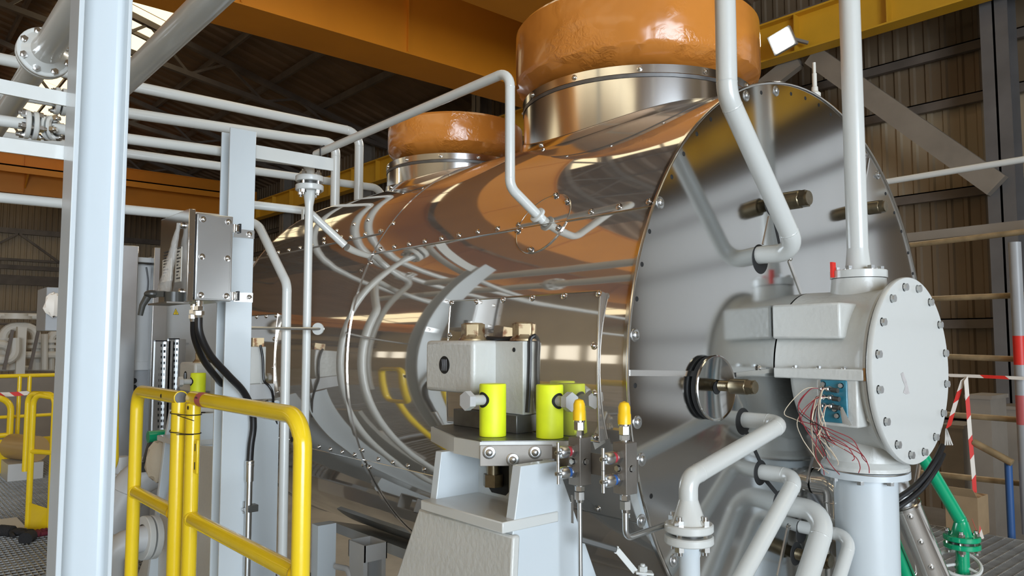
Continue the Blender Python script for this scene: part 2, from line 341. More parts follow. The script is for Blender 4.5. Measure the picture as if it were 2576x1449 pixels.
def strip(name, label, ya, yb, xa, xb, dx=1.5, rows=2):
    w_ = thing(name, label, None, (xa, ya, roofz(ya)), kind='structure')
    sg = 1 if ya > YR else -1; yy = [ya + (yb - ya) * r / rows for r in range(rows + 1)]
    fr = MB()
    for r in range(rows):
        y0, y1 = yy[r], yy[r + 1]; e = 0.05 * (1 if y1 > y0 else -1)
        d = [(0.05, y0 + e), (dx - 0.05, y0 + e), (dx - 0.05, y1 - e), (0.05, y1 - e)]
        me = shared(MB().add([(a, b, roofz(b) - 0.10) for a, b in d] + [(a, b, roofz(b) - 0.075) for a, b in d], [(0, 1, 2, 3), (7, 6, 5, 4), (0, 4, 5, 1), (1, 5, 6, 2), (2, 6, 7, 3), (3, 7, 4, 0)]), 'skylight_pane', 'sky')
        for i in range(int((xb - xa) / dx)):
            o = bpy.data.objects.new('skylight_pane', me); COL.objects.link(o); o.parent = w_; o.location = V((xa + dx * i, 0, 0)) - V((0, ya, roofz(ya)))  - V((xa, 0, 0))
    for y in yy: fr.box((xa, y - 0.035, roofz(y) - 0.15), (xb, y + 0.035, roofz(y) - 0.08))
    for i in range(int((xb - xa) / 6) + 1):
        x = xa + 6 * i; fr.bar((x, ya, roofz(ya) - 0.16), (x, yb, roofz(yb) - 0.16), 0.09, 0.10)
    fr.build('skylight_frame', 'girt', w_); return w_
strip('window_1', 'cream translucent roof light strip over the far slope', 3.85, 6.3, -41, 13)
strip('window_2', 'cream translucent roof light strip over the near slope', -15.0, -17.9, -41, 13)
# building columns along the right wall, one knee brace and the runway beam with its stiffeners
def icol(x, y, z0, z1, b, h, t, m, along='x'):
    mb = MB()
    if along == 'x': mb.box((x - h / 2, y - b / 2, z0), (x - h / 2 + t, y + b / 2, z1)).box((x + h / 2 - t, y - b / 2, z0), (x + h / 2, y + b / 2, z1)).box((x - h / 2, y - t / 2, z0), (x + h / 2, y + t / 2, z1))
    else: mb.box((x - b / 2, y - h / 2, z0), (x + b / 2, y - h / 2 + t, z1)).box((x - b / 2, y + h / 2 - t, z0), (x + b / 2, y + h / 2, z1)).box((x - t / 2, y - h / 2, z0), (x + t / 2, y + h / 2, z1))
    return mb
XC0 = wy(2522, 300, 12.75).x
for i in range(6):
    icol(XC0 - 6.2 * i, 12.75, ZG, 8.3, 0.36, 0.42, 0.03, 'girt', 'y').build('steel_column', 'brace' if i else 'darkcol', label='brown-grey steel hall column standing against the ribbed side wall', cat='column', group='hall columns along the side wall')
rb = thing('crane_runway_beam', 'long yellow crane runway beam with stiffeners along side wall', 'beam', (XC0, 12.2, 6.5))
MB().box((X0H + 0.5, 12.19, 6.53), (X1H - 1, 12.21, 7.17)).build('web', 'runway', rb)
MB().box((X0H + 0.5, 12.04, 6.5), (X1H - 1, 12.36, 6.53)).build('flange', 'runway', rb); MB().box((X0H + 0.5, 12.04, 7.17), (X1H - 1, 12.36, 7.2)).build('flange', 'runway', rb)
MB().box((X0H + 0.5, 12.16, 7.2), (X1H - 1, 12.24, 7.28)).build('rail', 'girt', rb)
st = shared(MB().box((-0.01, 0, 0), (0.01, 0.15, 0.64)), 'stiffener', 'runway')
for i in range(34):
    o = bpy.data.objects.new('stiffener', st); COL.objects.link(o); o.parent = rb; o.location = V((X0H + 1.5 + 1.55 * i, 12.04, 6.53)) - V(rb.location)
a = wy(2045, 140, 12.45); b = wy(2510, 468, 12.45)
MB().bar(a, b, 0.16, 0.34, (0, 0, 1)).build('diagonal_brace', 'brace', label='wide brown diagonal steel brace between runway beam and hall column', cat='brace')
a = wy(2010, 150, 12.5); b = V((XC0 - 6.2 + 0.24, 12.5, 5.2))
MB().bar(a, b, 0.14, 0.30).build('knee_brace', 'brace', label='short brown knee brace under the floodlight', cat='brace')
def pline(pxs, Y, r, name, m, label, cat, group=None):
    return MB().tube([wy(*p, Y) for p in pxs], r, 10).build(name, m, label=label, cat=cat, group=group)
# cranes
def crane(xf, xn, z0, z1, y0, y1, name, label, walk):
    yr_ = y1; y1 = y1 - 0.35
    c = thing(name, label, 'crane', ((xf + xn) / 2, (y0 + y1) / 2, z0))
    MB().box((xf, y0, z0), (xn, y1, z0 + 0.03)).build('bottom_flange', 'crane', c)
    MB().box((xn - 0.06, y0, z0 + 0.03), (xn - 0.04, y1, z1)).build('web', 'crane', c); MB().box((xf + 0.04, y0, z0 + 0.03), (xf + 0.06, y1, z1)).build('web', 'crane', c)
    MB().box((xf, y0, z1), (xn, y1, z1 + 0.03)).build('top_flange', 'crane', c)
    for k in range(int((y1 - y0) / 3)):
        y = y0 + 1.2 + 3 * k
        MB().box((xn - 0.04, y - 0.01, z0 + 0.03), (xn + 0.02, y + 0.01, z1)).build('stiffener', 'crane', c)
    if walk:
        MB().box((xn, y0, z0 + 0.75), (xn + 0.9, y1, z0 + 0.80)).build('walkway', 'crane', c)
        MB().box((xn + 0.88, y0, z0 + 0.55), (xn + 0.9, y1, z0 + 0.80)).build('edge_angle', 'crane', c)
        for k in range(int((y1 - y0) / 3)):
            y = y0 + 1.2 + 3 * k
            MB().prism([(xn, y, z0 + 0.2), (xn, y, z0 + 0.75), (xn + 0.88, y, z0 + 0.75)], (0, 0.05, 0)).build('walkway_bracket', 'crane', c)
    MB().box((xf - 1.2, y1, 7.30), (xn + 0.1, yr_ + 0.2, 7.75)).build('end_carriage', 'crane', c)
    return c
crane(-12.1, -11.1, 6.62, 8.1, -18, 12.2, 'overhead_crane', 'nearer orange box girder of overhead travelling crane above the turbine', False)
crane(-8.8, -7.8, 6.62, 8.1, -18, 12.2, 'overhead_crane', 'added unseen orange girder for the orange reflection on the cladding', False)  # girder added out of view to give the cladding an orange reflection
crane(-31.6, -30.6, 6.62, 8.0, -18, 12.2, 'overhead_crane', 'farther orange crane girder with walkway seen beyond the pipe rack', True)
# floodlight on the runway beam
fl = thing('floodlight', 'square lit floodlight on the yellow runway beam', 'lamp', wy(1965, 105, 11.7))
p = wy(1966, 102, 11.7); u = V((0.94, 0.10, 0.28)).normalized(); n = V((-0.18, -0.95, -0.30)).normalized(); n = (n - u * n.dot(u)).normalized(); v_ = n.cross(u)
def panel(c, hu, hv, t, u=u, v=v_, n=n): return MB().prism([c + u * hu + v * hv, c - u * hu + v * hv, c - u * hu - v * hv, c + u * hu - v * hv], n * t)
panel(p, 0.20, 0.17, -0.10).build('housing', 'midgrey', fl); panel(p + n * 0.002, 0.165, 0.145, 0.01).build('lens', 'lamp', fl)
MB().bar(p - n * 0.1 + u * 0.1, p - n * 0.35 + u * 0.35 + V((0, 0, -0.2)), 0.05, 0.05).build('arm', 'brace', fl)
ld = bpy.data.lights.new('flood', 'SPOT'); ld.energy = 700; ld.spot_size = R_(110); ld.spot_blend = 0.6; ld.shadow_soft_size = 0.15; ld.color = (1, 0.93, 0.78)
lo = bpy.data.objects.new('flood', ld); COL.objects.link(lo); lo.location = p + n * 0.06; lo.rotation_euler = V((-0.1, -0.7, -0.7)).to_track_quat('-Z', 'Y').to_euler()
# platform gratings
def grating(name, label, x0, x1, y0, y1):
    t = thing(name, label, None, ((x0 + x1) / 2, (y0 + y1) / 2, -0.04), kind='structure')
    mb = MB()
    for i in range(int((y1 - y0) / 0.034) + 1): y = y0 + 0.034 * i; mb.box((x0, y - 0.002, -0.032), (x1, y + 0.002, 0.0))
    for i in range(int((x1 - x0) / 0.07) + 1): x = x0 + 0.07 * i; mb.box((x - 0.003, y0, -0.010), (x + 0.003, y1, -0.001))
    o = mb.build('grating_bars', 'grating', t); o['kind'] = 'stuff'
    mb = MB().box((x0 - .01, y0 - .01, -0.04), (x1 + .01, y0, 0.002)).box((x0 - .01, y1, -0.04), (x1 + .01, y1 + .01, 0.002)).box((x0 - .01, y0, -0.04), (x0, y1, 0.002)).box((x1, y0, -0.04), (x1 + .01, y1, 0.002))
    mb.build('edge_band', 'grating', t)
    mb = MB()
    for k in range(int((x1 - x0) / 1.2) + 1): mb.box((x0 + 1.2 * k, y0, -0.22), (x0 + 1.2 * k + 0.08, y1, -0.04))
    mb.build('support_beam', 'girt', t)
grating('floor_grating', 'galvanised platform grating beside the yellow gate', -7.38, -4.95, -3.0, 1.75)
grating('floor_grating', 'galvanised platform grating below the far yellow railing', -11.2, -7.4, -3.0, 2.4)
grating('floor_grating', 'galvanised platform grating in front of the turbine pedestal', -4.7, 2.5, -3.0, 0.95)
grating('floor_grating', 'galvanised platform grating behind the green pipe', -5.0, 2.5, 4.3, 6.75)
# ================================================================== turbine casing
XE, XS, XB = -1.325, -2.86, -4.25
tc_ = thing('turbine_casing', 'large polished steel clad turbine casing with round end plate', 'turbine', (-2.8, YC, 0.41))
AX = V((1, 0, 0)); UY = V((0, 1, 0))
def cp(x, deg, R=1.0): return V((x, YC + R * math.cos(R_(deg)), ZC + R * math.sin(R_(deg))))
def cn(deg): return V((0, math.cos(R_(deg)), math.sin(R_(deg))))
def sheet(name, x0, x1, d0, d1, R, m='clad', t=0.004):
    n = max(6, int(abs(d1 - d0) / 2.0)); mb = MB()
    mb.lathe((0, YC, ZC), AX, [(R - t, x0), (R, x0), (R, (x0 + x1) / 2), (R, x1), (R - t, x1)], n, R_(d0), R_(d1), u=UY)
    return mb.build(name, m, tc_, sharp=30)
def bead_x(x0, x1, deg, R=1.001, r=0.0025, m='steel', par=None): return MB().cyl(cp(x0, deg, R), cp(x1, deg, R), r, 8).build('seam_bead', m, par or tc_)
def bead_c(x, d0, d1, R=1.001, r=0.0025, m='steel', par=None):
    n = max(4, int(abs(d1 - d0) / 3)); return MB().tube([cp(x, d0 + (d1 - d0) * i / n, R) for i in range(n + 1)], r, 8).build('seam_bead', m, par or tc_)
# section next to the end plate
sheet('cladding_sheet', XS, XE, 28, 152, 1.002); sheet('cladding_sheet', XS, XE, 152, 204, 1.0); sheet('cladding_sheet', XS, XE, 204, 336, 0.998); sheet('cladding_sheet', XS, XE, 336, 388, 1.0)
# section further back
sheet('cladding_sheet', XB, XS, 35, 145, 0.996); sheet('cladding_sheet', XB, XS, 145, 204.6, 0.994); sheet('cladding_sheet', XB, XS, 204.6, 335, 0.992); sheet('cladding_sheet', XB, XS, 335, 395, 0.994)
MB().lathe((0, YC, ZC), AX, [(0.0001, XB - 0.18), (0.70, XB - 0.18), (0.985, XB), (0.97, XB + 0.02)], 64, u=UY).build('rear_cone', 'clad', tc_)
bead_c(XB, 0, 360, 0.996)
bead_x(XS, XE, 152, 1.002, 0.003); bead_x(XS, XE, 204, 1.0, 0.002); bead_x(XB, XS, 145, 0.996, 0.003); bead_x(XB, XS, 204.6, 0.994, 0.002)
sheet('lap_strip', XS - 0.004, XS + 0.014, 40, 320, 1.0045)
def srow(pts): 
    for x, dg, R in pts: put(SCREW, 'screw', tc_, cp(x, dg, R), cn(dg), spin=random.random())
srow([(-1.345 - 0.112 * i, 150.9, 1.002) for i in range(14) if not 0.28 < 0.112 * i + 0.02 < 0.52])
srow([(-2.92 - 0.135 * i, 143.9, 0.996) for i in range(10)]); srow([(-1.40 - 0.11 * i, 202.9, 1.0) for i in range(13)]); srow([(-2.93 - 0.11 * i, 203.4, 0.995) for i in range(12)])
srow([(XS + 0.03, 142.5, 1.002), (XS - 0.03, 144.4, 0.996), (XS + 0.03, 154.6, 1.0), (XS - 0.03, 156.5, 0.996), (XS + 0.03, 201.3, 1.0), (XS - 0.03, 206.0, 0.994), (XS + 0.03, 206, 1.0)])
srow([(-3.15, 137.5, 0.996), (-3.27, 138.2, 0.996), (-3.42, 139.4, 0.996), (-3.30, 143.0, 0.996), (-3.5, 142.0, 0.996)])
# access panels over the support lugs
def access(x0, x1, d0, d1, R, screws):
    o = MB(); n = 14; dm = (d0 + d1) / 2; hs = R * (1 - math.cos(R_((d1 - d0) / 2))); lift = hs * 0.62
    def sec(k, low=False):       # flattened cross-section, lifted clear of the cladding
        dg = d0 + (d1 - d0) * k / n; sag = R * math.cos(R_(dg - dm)) - R * math.cos(R_((d1 - d0) / 2)); rr = R + lift * 0.45 - 0.55 * sag + lift * 0.5 * (1 if not low else 0)
        return R - 0.008 if low else R + lift - 0.6 * sag
    def pt_(x, k, low=False): return cp(x, d0 + (d1 - d0) * k / n, sec(k, low))
    for x in (x0, x0, x1, x1): pass
    for x, low in ((x0, True), (x0, False), (x1, False), (x1, True)): o.v += [pt_(x, k, low) for k in range(n + 1)]
    for r_ in range(3):
        for k in range(n): i = r_ * (n + 1) + k; o.f.append((i, i + 1, i + n + 2, i + n + 1))
    for k in (0, n): o.f.append((k, n + 1 + k, 2 * (n + 1) + k, 3 * (n + 1) + k))
    p_ = o.build('access_panel', 'clad', tc_, sharp=30)
    for k in (0, n): MB().cyl(pt_(x0, k), pt_(x1, k), 0.003, 8).build('seam_bead', 'steel', p_)
    for x in (x0, x1): MB().tube([pt_(x, k) for k in range(n + 1)], 0.003, 8).build('seam_bead', 'steel', p_)
    p_['lift'] = lift; rad = lambda dg: sec((dg - d0) / (d1 - d0) * n)
    for (x, dg) in screws: put(SCREW, 'screw', p_, cp(x, min(max(dg, d0 + 0.4), d1), rad(min(max(dg, d0 + .4), d1))), cn(dg))
    del p_['lift']
    return p_
pa = access(-2.135, -1.43, 166.8, 190.5, 1.003, [(-2.13 + 0.139 * i, 167.2) for i in range(6)] + [(-2.126, 173.6), (-1.445, 175.5), (-1.44, 183.0), (-1.445, 189.8)])
pb = access(-4.24, -3.58, 167.0, 190.5, 0.997, [(-4.2 + 0.12 * i, 167.4) for i in range(6)] + [(-3.595, 174), (-3.595, 182), (-3.595, 189)])
# oval patch where the small-bore pipe enters
pc = wcyl(1366, 560); th0 = math.degrees(math.atan2(pc.z - ZC, pc.y - YC)) % 360
mb = MB(); N_ = 28; rp = 0.115; Rk = 1.0035
mb.v = [cp(pc.x, th0, Rk)]
for k in (0.5, 1.0, 1.0):
    for i in range(N_):
        a = 2 * math.pi * i / N_; mb.v.append(cp(pc.x + rp * k * math.cos(a), th0 + math.degrees(rp * k * math.sin(a)), Rk if len(mb.v) <= 2 * N_ else 0.999))
for i in range(N_):
    j = (i + 1) % N_; mb.f.append((0, 1 + i, 1 + j))
    for q in (0, 1): mb.f.append((1 + q * N_ + i, 1 + (q + 1) * N_ + i, 1 + (q + 1) * N_ + j, 1 + q * N_ + j))
pt = mb.build('round_patch', 'clad', tc_)
MB().tube([cp(pc.x + rp * math.cos(2 * math.pi * i / 36), th0 + math.degrees(rp * math.sin(2 * math.pi * i / 36)), Rk) for i in range(37)], 0.0012, 6).build('seam_bead', 'steel', pt)
for p_ in [(1397, 491), (1426, 506), (1404, 573), (1333, 627), (1301, 580)]:
    q = wcyl(*p_, 1.007); dg = math.degrees(math.atan2(q.z - ZC, q.y - YC)); put(SCREW, 'screw', pt, q, cn(dg))
# top nozzles
def nozzle(cx, R, ztop, R2):
    c = V((cx, YC, 0)); n = 64
    n_ = MB().lathe(c, (0, 0, 1), [(R, 1.9), (R, ztop - 0.035)], n).lathe(c, (0, 0, 1), [(R + 0.004, ztop - 0.032), (R + 0.004, ztop), (R - 0.03, ztop + 0.002)], n).build('nozzle_cladding', 'nozzle', tc_, sharp=30)
    MB().lathe(c, (0, 0, 1), [(R + 0.002, ztop - 0.048), (R + 0.0035, ztop - 0.047), (R + 0.0035, ztop - 0.034), (R + 0.002, ztop - 0.033)], n).build('band', 'darksteel', n_)
    mb = MB(); k = 72
    for row, (dr, dz) in enumerate(((0.02, -0.012), (0.006, 0.004), (0.004, 0.026), (0.0, 0.028))):
        for i in range(k):
            a = 2 * math.pi * i / k; rr = R + dr; y = rr * math.sin(a); mb.v.append(V((cx + rr * math.cos(a), YC + y, ZC + math.sqrt(max(R2 * R2 - y * y, 0.01)) + dz)))
    for row in range(3):
        for i in range(k): j = (i + 1) % k; mb.f.append((row * k + i, row * k + j, (row + 1) * k + j, (row + 1) * k + i))
    mb.build('skirt_collar', 'nozzle', n_)
    for i in range(12):
        a = 2 * math.pi * i / 12 + 0.2; dv = V((math.cos(a), math.sin(a), 0)); put(SCREW, 'screw', n_, c + dv * (R + 0.004) + V((0, 0, ztop - 0.016)), dv)
    for i in range(4):
        a = 2 * math.pi * i / 4 - 1.75; rr = R + 0.005; dv = V((math.cos(a), math.sin(a), 0)); y = rr * math.sin(a)
        put(SCREW, 'screw', n_, c + dv * rr + V((0, 0, ZC + math.sqrt(R2 * R2 - y * y) + 0.016)), dv)
    MB().box((cx - 0.01, YC - R - 0.004, ZC + math.sqrt(R2 * R2 - R * R)), (cx + 0.014, YC - R + 0.002, ztop - 0.05)).build('lap_seam', 'steel', n_) if R < 0.45 else None
    return n_
def wrapcover(cx, Rw, z0, z1, z2, Rn, label):
    mb = MB(); seg = 96; prof = []
    prof = [(Rw - 0.16, z0 + 0.004), (Rw - 0.115, z0 + 0.008), (Rw - 0.055, z0 + (z1 - z0) * 0.50), (Rw - 0.008, z1 - 0.012), (Rw, z1 + 0.01), (Rw + 0.002, z1 + (z2 - z1) * 0.5), (Rw, z2 - 0.014), (Rw - 0.012, z2), (Rw * 0.6, z2 + 0.006), (0.001, z2 + 0.008)]
    mb.lathe((cx, YC, 0), (0, 0, 1), prof, seg)
    rnd = random.Random(int(Rw * 1000))
    for i, p_ in enumerate(mb.v):
        row = i // seg
        if 0 < row < 5:
            d = V((p_.x - cx, p_.y - YC, 0)).normalized(); k = (0.006 if row in (2, 3) else 0.0012) * (rnd.random() - 0.5) * 2
            mb.v[i] = p_ + d * k + V((0, 0, k * 0.6))
    return mb.build('flange_cover', 'wrap', sharp=38, label=label, cat='cover', group='wrapped nozzle flange covers')
BX, SX = -2.113, -3.44
nozzle(BX, 0.495, 2.545, 1.002); nozzle(SX, 0.388, 2.487, 0.996)
wrapcover(BX, 0.528, 2.545, 2.625, 2.86, 0.495, 'orange plastic wrapped flange cover on the larger turbine nozzle')
wrapcover(SX, 0.384, 2.487, 2.57, 2.715, 0.372, 'orange plastic wrapped flange cover on the smaller turbine nozzle')
# end plate, its rim, screws, holes, strips
ep = MB().lathe((XE, YC, ZC), AX, [(0.0001, 0.0), (0.995, 0.0), (1.004, -0.002), (1.004, -0.014)], 120, u=UY).build('end_plate', 'plate', tc_, sharp=20)
MB().tube([cp(XE + 0.001, 360 * i / 120, 1.002) for i in range(121)], 0.0045, 8).build('rim_bead', 'steel', ep)
for p_ in [(1877, 241), (1952, 229), (1660, 510), (1597, 843), (1603, 1062), (1614, 1156), (1613, 1310), (1695, 1410), (2175, 388), (2208, 440)]: put(WSCREW, 'washer_screw', ep, wx(*p_, XE), AX)
for p_ in [(1788, 300), (1753, 337), (1720, 387), (1690, 445), (1634, 582), (1615, 665), (1602, 752), (1598, 970), (1638, 1248), (1915, 233), (1990, 236), (2026, 247), (2060, 264), (2090, 288), (2228, 487), (2250, 535), (2268, 582), (2285, 636), (2297, 688)]: put(HOLE, 'rivet_hole', ep, wx(*p_, XE), AX)
def strip_on(a, b, w_=0.010, m='satin', t=0.003, name='seam_strip'):
    a, b = wx(*a, XE + t / 2), wx(*b, XE + t / 2); return MB().bar(a, b, w_, t, up=(1, 0, 0)).build(name, m, ep)
strip_on((1583, 938), (1770, 940), 0.016, 'steel', 0.006); strip_on((1850, 943), (1950, 931), 0.014, 'steel', 0.006)
strip_on((2187, 398), (2166, 520), 0.008, 'steel'); strip_on((1985, 655), (2016, 738), 0.014, 'steel'); strip_on((1945, 540), (1965, 632), 0.012, 'hole', 0.0015, 'slit'); strip_on((1935, 545), (1920, 615), 0.006, 'steel')
strip_on((1875, 1080), (1914, 1165), 0.014, 'hole', 0.0015, 'slit'); strip_on((1924, 1205), (1962, 1250), 0.014, 'hole', 0.0015, 'slit'); strip_on((2046, 1150), (2030, 1215), 0.008, 'satin'); strip_on((1985, 1320), (1958, 1449), 0.012, 'satin')
put(SCREW, 'screw', ep, wx(1987, 652, XE), AX); put(SCREW, 'screw', ep, wx(1984, 1325, XE), AX); put(SCREW, 'screw', ep, wx(1910, 926, XE + 0.004), AX)
def bore(px, py, r): return MB().lathe(wx(px, py, XE), AX, [(0.0001, 0.0016), (r, 0.0016), (r + 0.002, 0.0)], 28).build('pipe_hole', 'hole', ep)
# threaded plugs through the end plate
def plug(px, py, length, r, x_from=XE):
    a = wx(px, py, x_from); p_ = thing('threaded_plug', None, None, a); 
    prof = [(0.0001, 0)]; n = 9
    for i in range(n): prof += [(r * 0.72, length * 0.32 * i / n), (r * 0.62, length * 0.32 * (i + .5) / n)]
    prof += [(r * 0.7, length * 0.33), (r, length * 0.34), (r, length * 0.78), (r * 0.9, length * 0.80)]
    MB().lathe(a, AX, prof, 24).build('stub', 'bronze', p_); MB().hexa(a + AX * length * 0.79, AX, r * 1.0, length * 0.16).lathe(a + AX * length * 0.95, AX, [(r * 0.8, 0), (r * 0.78, length * 0.05), (0.0001, length * 0.05)], 18).build('hex_end', 'bronze', p_)
    return p_
for (px, py, ln, r), lb in (((1940, 512, 0.135, 0.030), 'threaded steel plug behind the bent vertical pipe on end plate'), ((2163, 527, 0.10, 0.026), 'brown threaded plug at the upper right of the end plate'),
                            ((2003, 1393, 0.12, 0.027), 'threaded steel plug in oval hole low on the end plate')):
    tag(plug(px, py, ln, r), lb, 'plug', 'plugs on the end plate'); bore(px, py, r * 1.35)
# round cover disc with its plug
cdp = wx(1803, 976, XE + 0.03)
cv = thing('cover_disc', 'round stainless cover disc standing off the end plate', 'cover', cdp)
nd = V((1, -0.02, 0.01)).normalized()
MB().lathe(cdp, nd, [(0.0001, 0.0), (0.089, 0.0), (0.094, 0.003), (0.097, 0.001), (0.097, -0.004), (0.0001, -0.004)], 56).build('disc', 'plate', cv)
MB().lathe(cdp, nd, [(0.092, -0.004), (0.094, -0.022), (0.08, -0.028)], 56).build('backing_ring', 'hole', cv)
MB().lathe(cdp + nd * 0.001, nd, [(0.0001, 0.0), (0.019, 0.0)], 24).build('bore', 'hole', cv)
tag(plug(1812, 970, 0.115, 0.0225, XE + 0.034), 'brown threaded plug sticking out of the round cover disc', 'plug', 'plugs on the end plate')

# ================================================================== bearing housing
bh = thing('bearing_housing', 'pale grey cast bearing housing with bolted round cover on end plate', 'bearing housing', (-1.15, YC, 1.07))
HR = 0.262
MB().lathe((0, YC, ZC), AX, [(HR, XE + 0.003), (HR, -1.06), (HR + 0.012, -1.035), (0.283, -1.025), (0.283, -1.013)], 48, R_(0), R_(180), u=UY).build('upper_body', 'cream', bh)
MB().lathe((0, YC, ZC), AX, [(0.08, -1.285), (HR - 0.03, -1.285), (HR - 0.012, -1.275), (HR, -1.255), (HR, -1.06), (HR + 0.012, -1.035), (0.283, -1.025), (0.283, -1.013)], 48, R_(180), R_(360), u=UY).build('lower_body', 'cream', bh)
MB().lathe((0, YC, ZC), AX, [(0.0001, -1.013), (0.290, -1.013), (0.290, -1.008)], 64).build('gasket', 'hole', bh)
fc = MB().lathe((0, YC, ZC), AX, [(0.0001, -1.008), (0.296, -1.008), (0.298, -1.004), (0.298, -0.993), (0.296, -0.990), (0.0001, -0.990)], 72).build('end_cover', 'white', bh)
sc = [wx(px, py, -0.9895) for px, py in ((2266, 940), (2272, 936), (2279, 955), (2284, 972), (2288, 990), (2280, 992), (2272, 988), (2277, 972), (2270, 955))]
MB().prism(sc, (0.0004, 0, 0)).build('paint_scuff', mat('scuffed_paint', (0.50, 0.475, 0.465), 0.5, var=0.12, vscale=60), fc)
for i in range(16):
    a = 2 * math.pi * i / 16 + R_(11); put(HEX, 'cover_bolt', fc, (-0.990, YC + 0.268 * math.cos(a), ZC + 0.268 * math.sin(a)), AX, spin=i)
zs = wx(2060, 932, -1.15).z
MB().box((-1.31, YC - HR - 0.03, zs - 0.028), (-1.02, YC - HR + 0.05, zs + 0.006)).build('split_flange', 'cream', bh, bevel=0.004)
MB().box((-1.31, YC + HR - 0.05, zs - 0.028), (-1.02, YC + HR + 0.03, zs + 0.006)).build('split_flange', 'cream', bh, bevel=0.004)
MB().box((-1.022, YC - HR - 0.026, zs - 0.028), (-1.006, YC - HR + 0.02, zs + 0.010)).build('split_gasket', 'gasket', bh)
for x in (-1.245, -1.165, -1.085): put(HEXS, 'split_bolt', bh, (x, YC - HR - 0.012, zs + 0.006), (0, 0, 1))
yp = YC - HR - 0.012
a = wy(1992, 765, yp); b = wy(2112, 765, yp); c = wy(2110, 852, yp)
MB().box((-1.322, yp, c.z), (b.x, YC - 0.10, a.z)).build('raised_pad', 'cream', bh, bevel=0.008)
ypl = YC - HR - 0.022
a = wy(2052, 945, ypl); b = wy(2160, 1078, ypl)
MB().box((a.x, ypl, b.z), (b.x, YC - 0.12, zs - 0.02)).build('terminal_pad', 'cream', bh, bevel=0.006)
MB().prism([(b.x + 0.002, ypl + 0.05, b.z + 0.02), (b.x + 0.05, ypl + 0.06, b.z - 0.01), (b.x + 0.05, ypl + 0.06, zs - 0.03), (b.x + 0.002, ypl + 0.05, zs - 0.03)], (0, 0.15, 0)).build('pad_web', 'cream', bh)
a = wy(2065, 955, ypl); b = wy(2136, 1066, ypl)
tp = MB().box((a.x, ypl - 0.008, b.z), (b.x, ypl, a.z)).build('terminal_plate', 'teal', bh, bevel=0.004)
tw, th_ = b.x - a.x, a.z - b.z; gx = lambda f: a.x + tw * f; gz = lambda f: a.z - th_ * f
for fx, fz in ((0.14, 0.10), (0.80, 0.12), (0.62, 0.83), (0.55, 0.68)): put(HEXS, 'plate_screw', tp, (gx(fx), ypl - 0.008, gz(fz)), (0, -1, 0))
GL = shared(MB().lathe((0, 0, 0), (0, 0, 1), [(0.0001, 0), (0.0085, 0), (0.0085, 0.012), (0.0068, 0.013), (0.0068, 0.028), (0.004, 0.03), (0.0001, 0.03)], 6), 'cable_gland', 'satin', 20)
GLP = [(0.16, 0.20), (0.42, 0.20), (0.18, 0.40), (0.50, 0.40), (0.52, 0.60), (0.2, 0.6)]
for fx, fz in GLP: put(GL, 'cable_gland', tp, (gx(fx), ypl - 0.008, gz(fz)), (0, -1, 0))
for fx, fz in ((0.7, 0.22), (0.74, 0.42), (0.74, 0.62)): MB().cyl((gx(fx - 0.18), ypl - 0.022, gz(fz)), (gx(fx + 0.08), ypl - 0.026, gz(fz + 0.01)), 0.0075, 10).build('connector', 'bplastic', tp)
rw = random.Random(3)
for i in range(22):
    fx, fz = GLP[i % 6]; s_ = V((gx(fx), ypl - 0.034, gz(fz))); k = rw.random()
    dx = -0.075 * (1.0 if i % 3 == 0 else 0.2) * (0.5 + k); end = V((gx(0.25 + 0.5 * rw.random()) + (0.10 if i % 5 == 0 else 0.0), ypl - 0.03 - 0.05 * rw.random(), gz(1.25 + 0.75 * rw.random())))
    pts = [s_, s_ + V((dx * 0.4, -0.02, -0.004)), s_ + V((dx, -0.03, -0.05 - 0.03 * k)), (s_ + end) / 2 + V((dx * 0.7, -0.025, -0.02)), end + V((-0.02, 0.0, 0.03)), end, end + V((0.05 * (rw.random() - .3), -0.012, -0.008 - 0.012 * rw.random()))]
    MB().tube(spline(pts, 5), 0.0013, 5).build('lead_wire', ('wred', 'wcream', 'wblack', 'wred', 'wcream')[i % 5], tp)
for i in range(4): MB().bar((gx(0.82 + 0.03 * i), ypl - 0.018 - 0.004 * i, gz(0.62)), (gx(0.98 + 0.10 * i), ypl - 0.03 - 0.004 * i, gz(0.98 + 0.01 * i)), 0.0012, 0.008, up=(1, 0, .3)).build('tag_strip', 'satin', tp)
# nozzles of the housing
XN = -1.155
zt = wx(2145, 690, XN).z
tn = MB().lathe((XN, YC, 0), (0, 0, 1), [(0.095, ZC + HR - 0.05), (0.088, zt - 0.04), (0.086, zt - 0.018), (0.086, zt - 0.014)], 36).build('top_neck', 'cream', bh)
MB().lathe((XN, YC, 0), (0, 0, 1), [(0.0001, zt - 0.014), (0.084, zt - 0.014), (0.084, zt - 0.012)], 36).build('top_gasket', 'hole', bh)
zb = wx(2166, 1178, XN).z
MB().lathe((XN, YC, 0), (0, 0, 1), [(0.118, ZC - HR + 0.10), (0.122, zb + 0.03), (0.136, zb + 0.012), (0.136, zb), (0.0001, zb)], 40).build('bottom_neck', 'cream', bh)
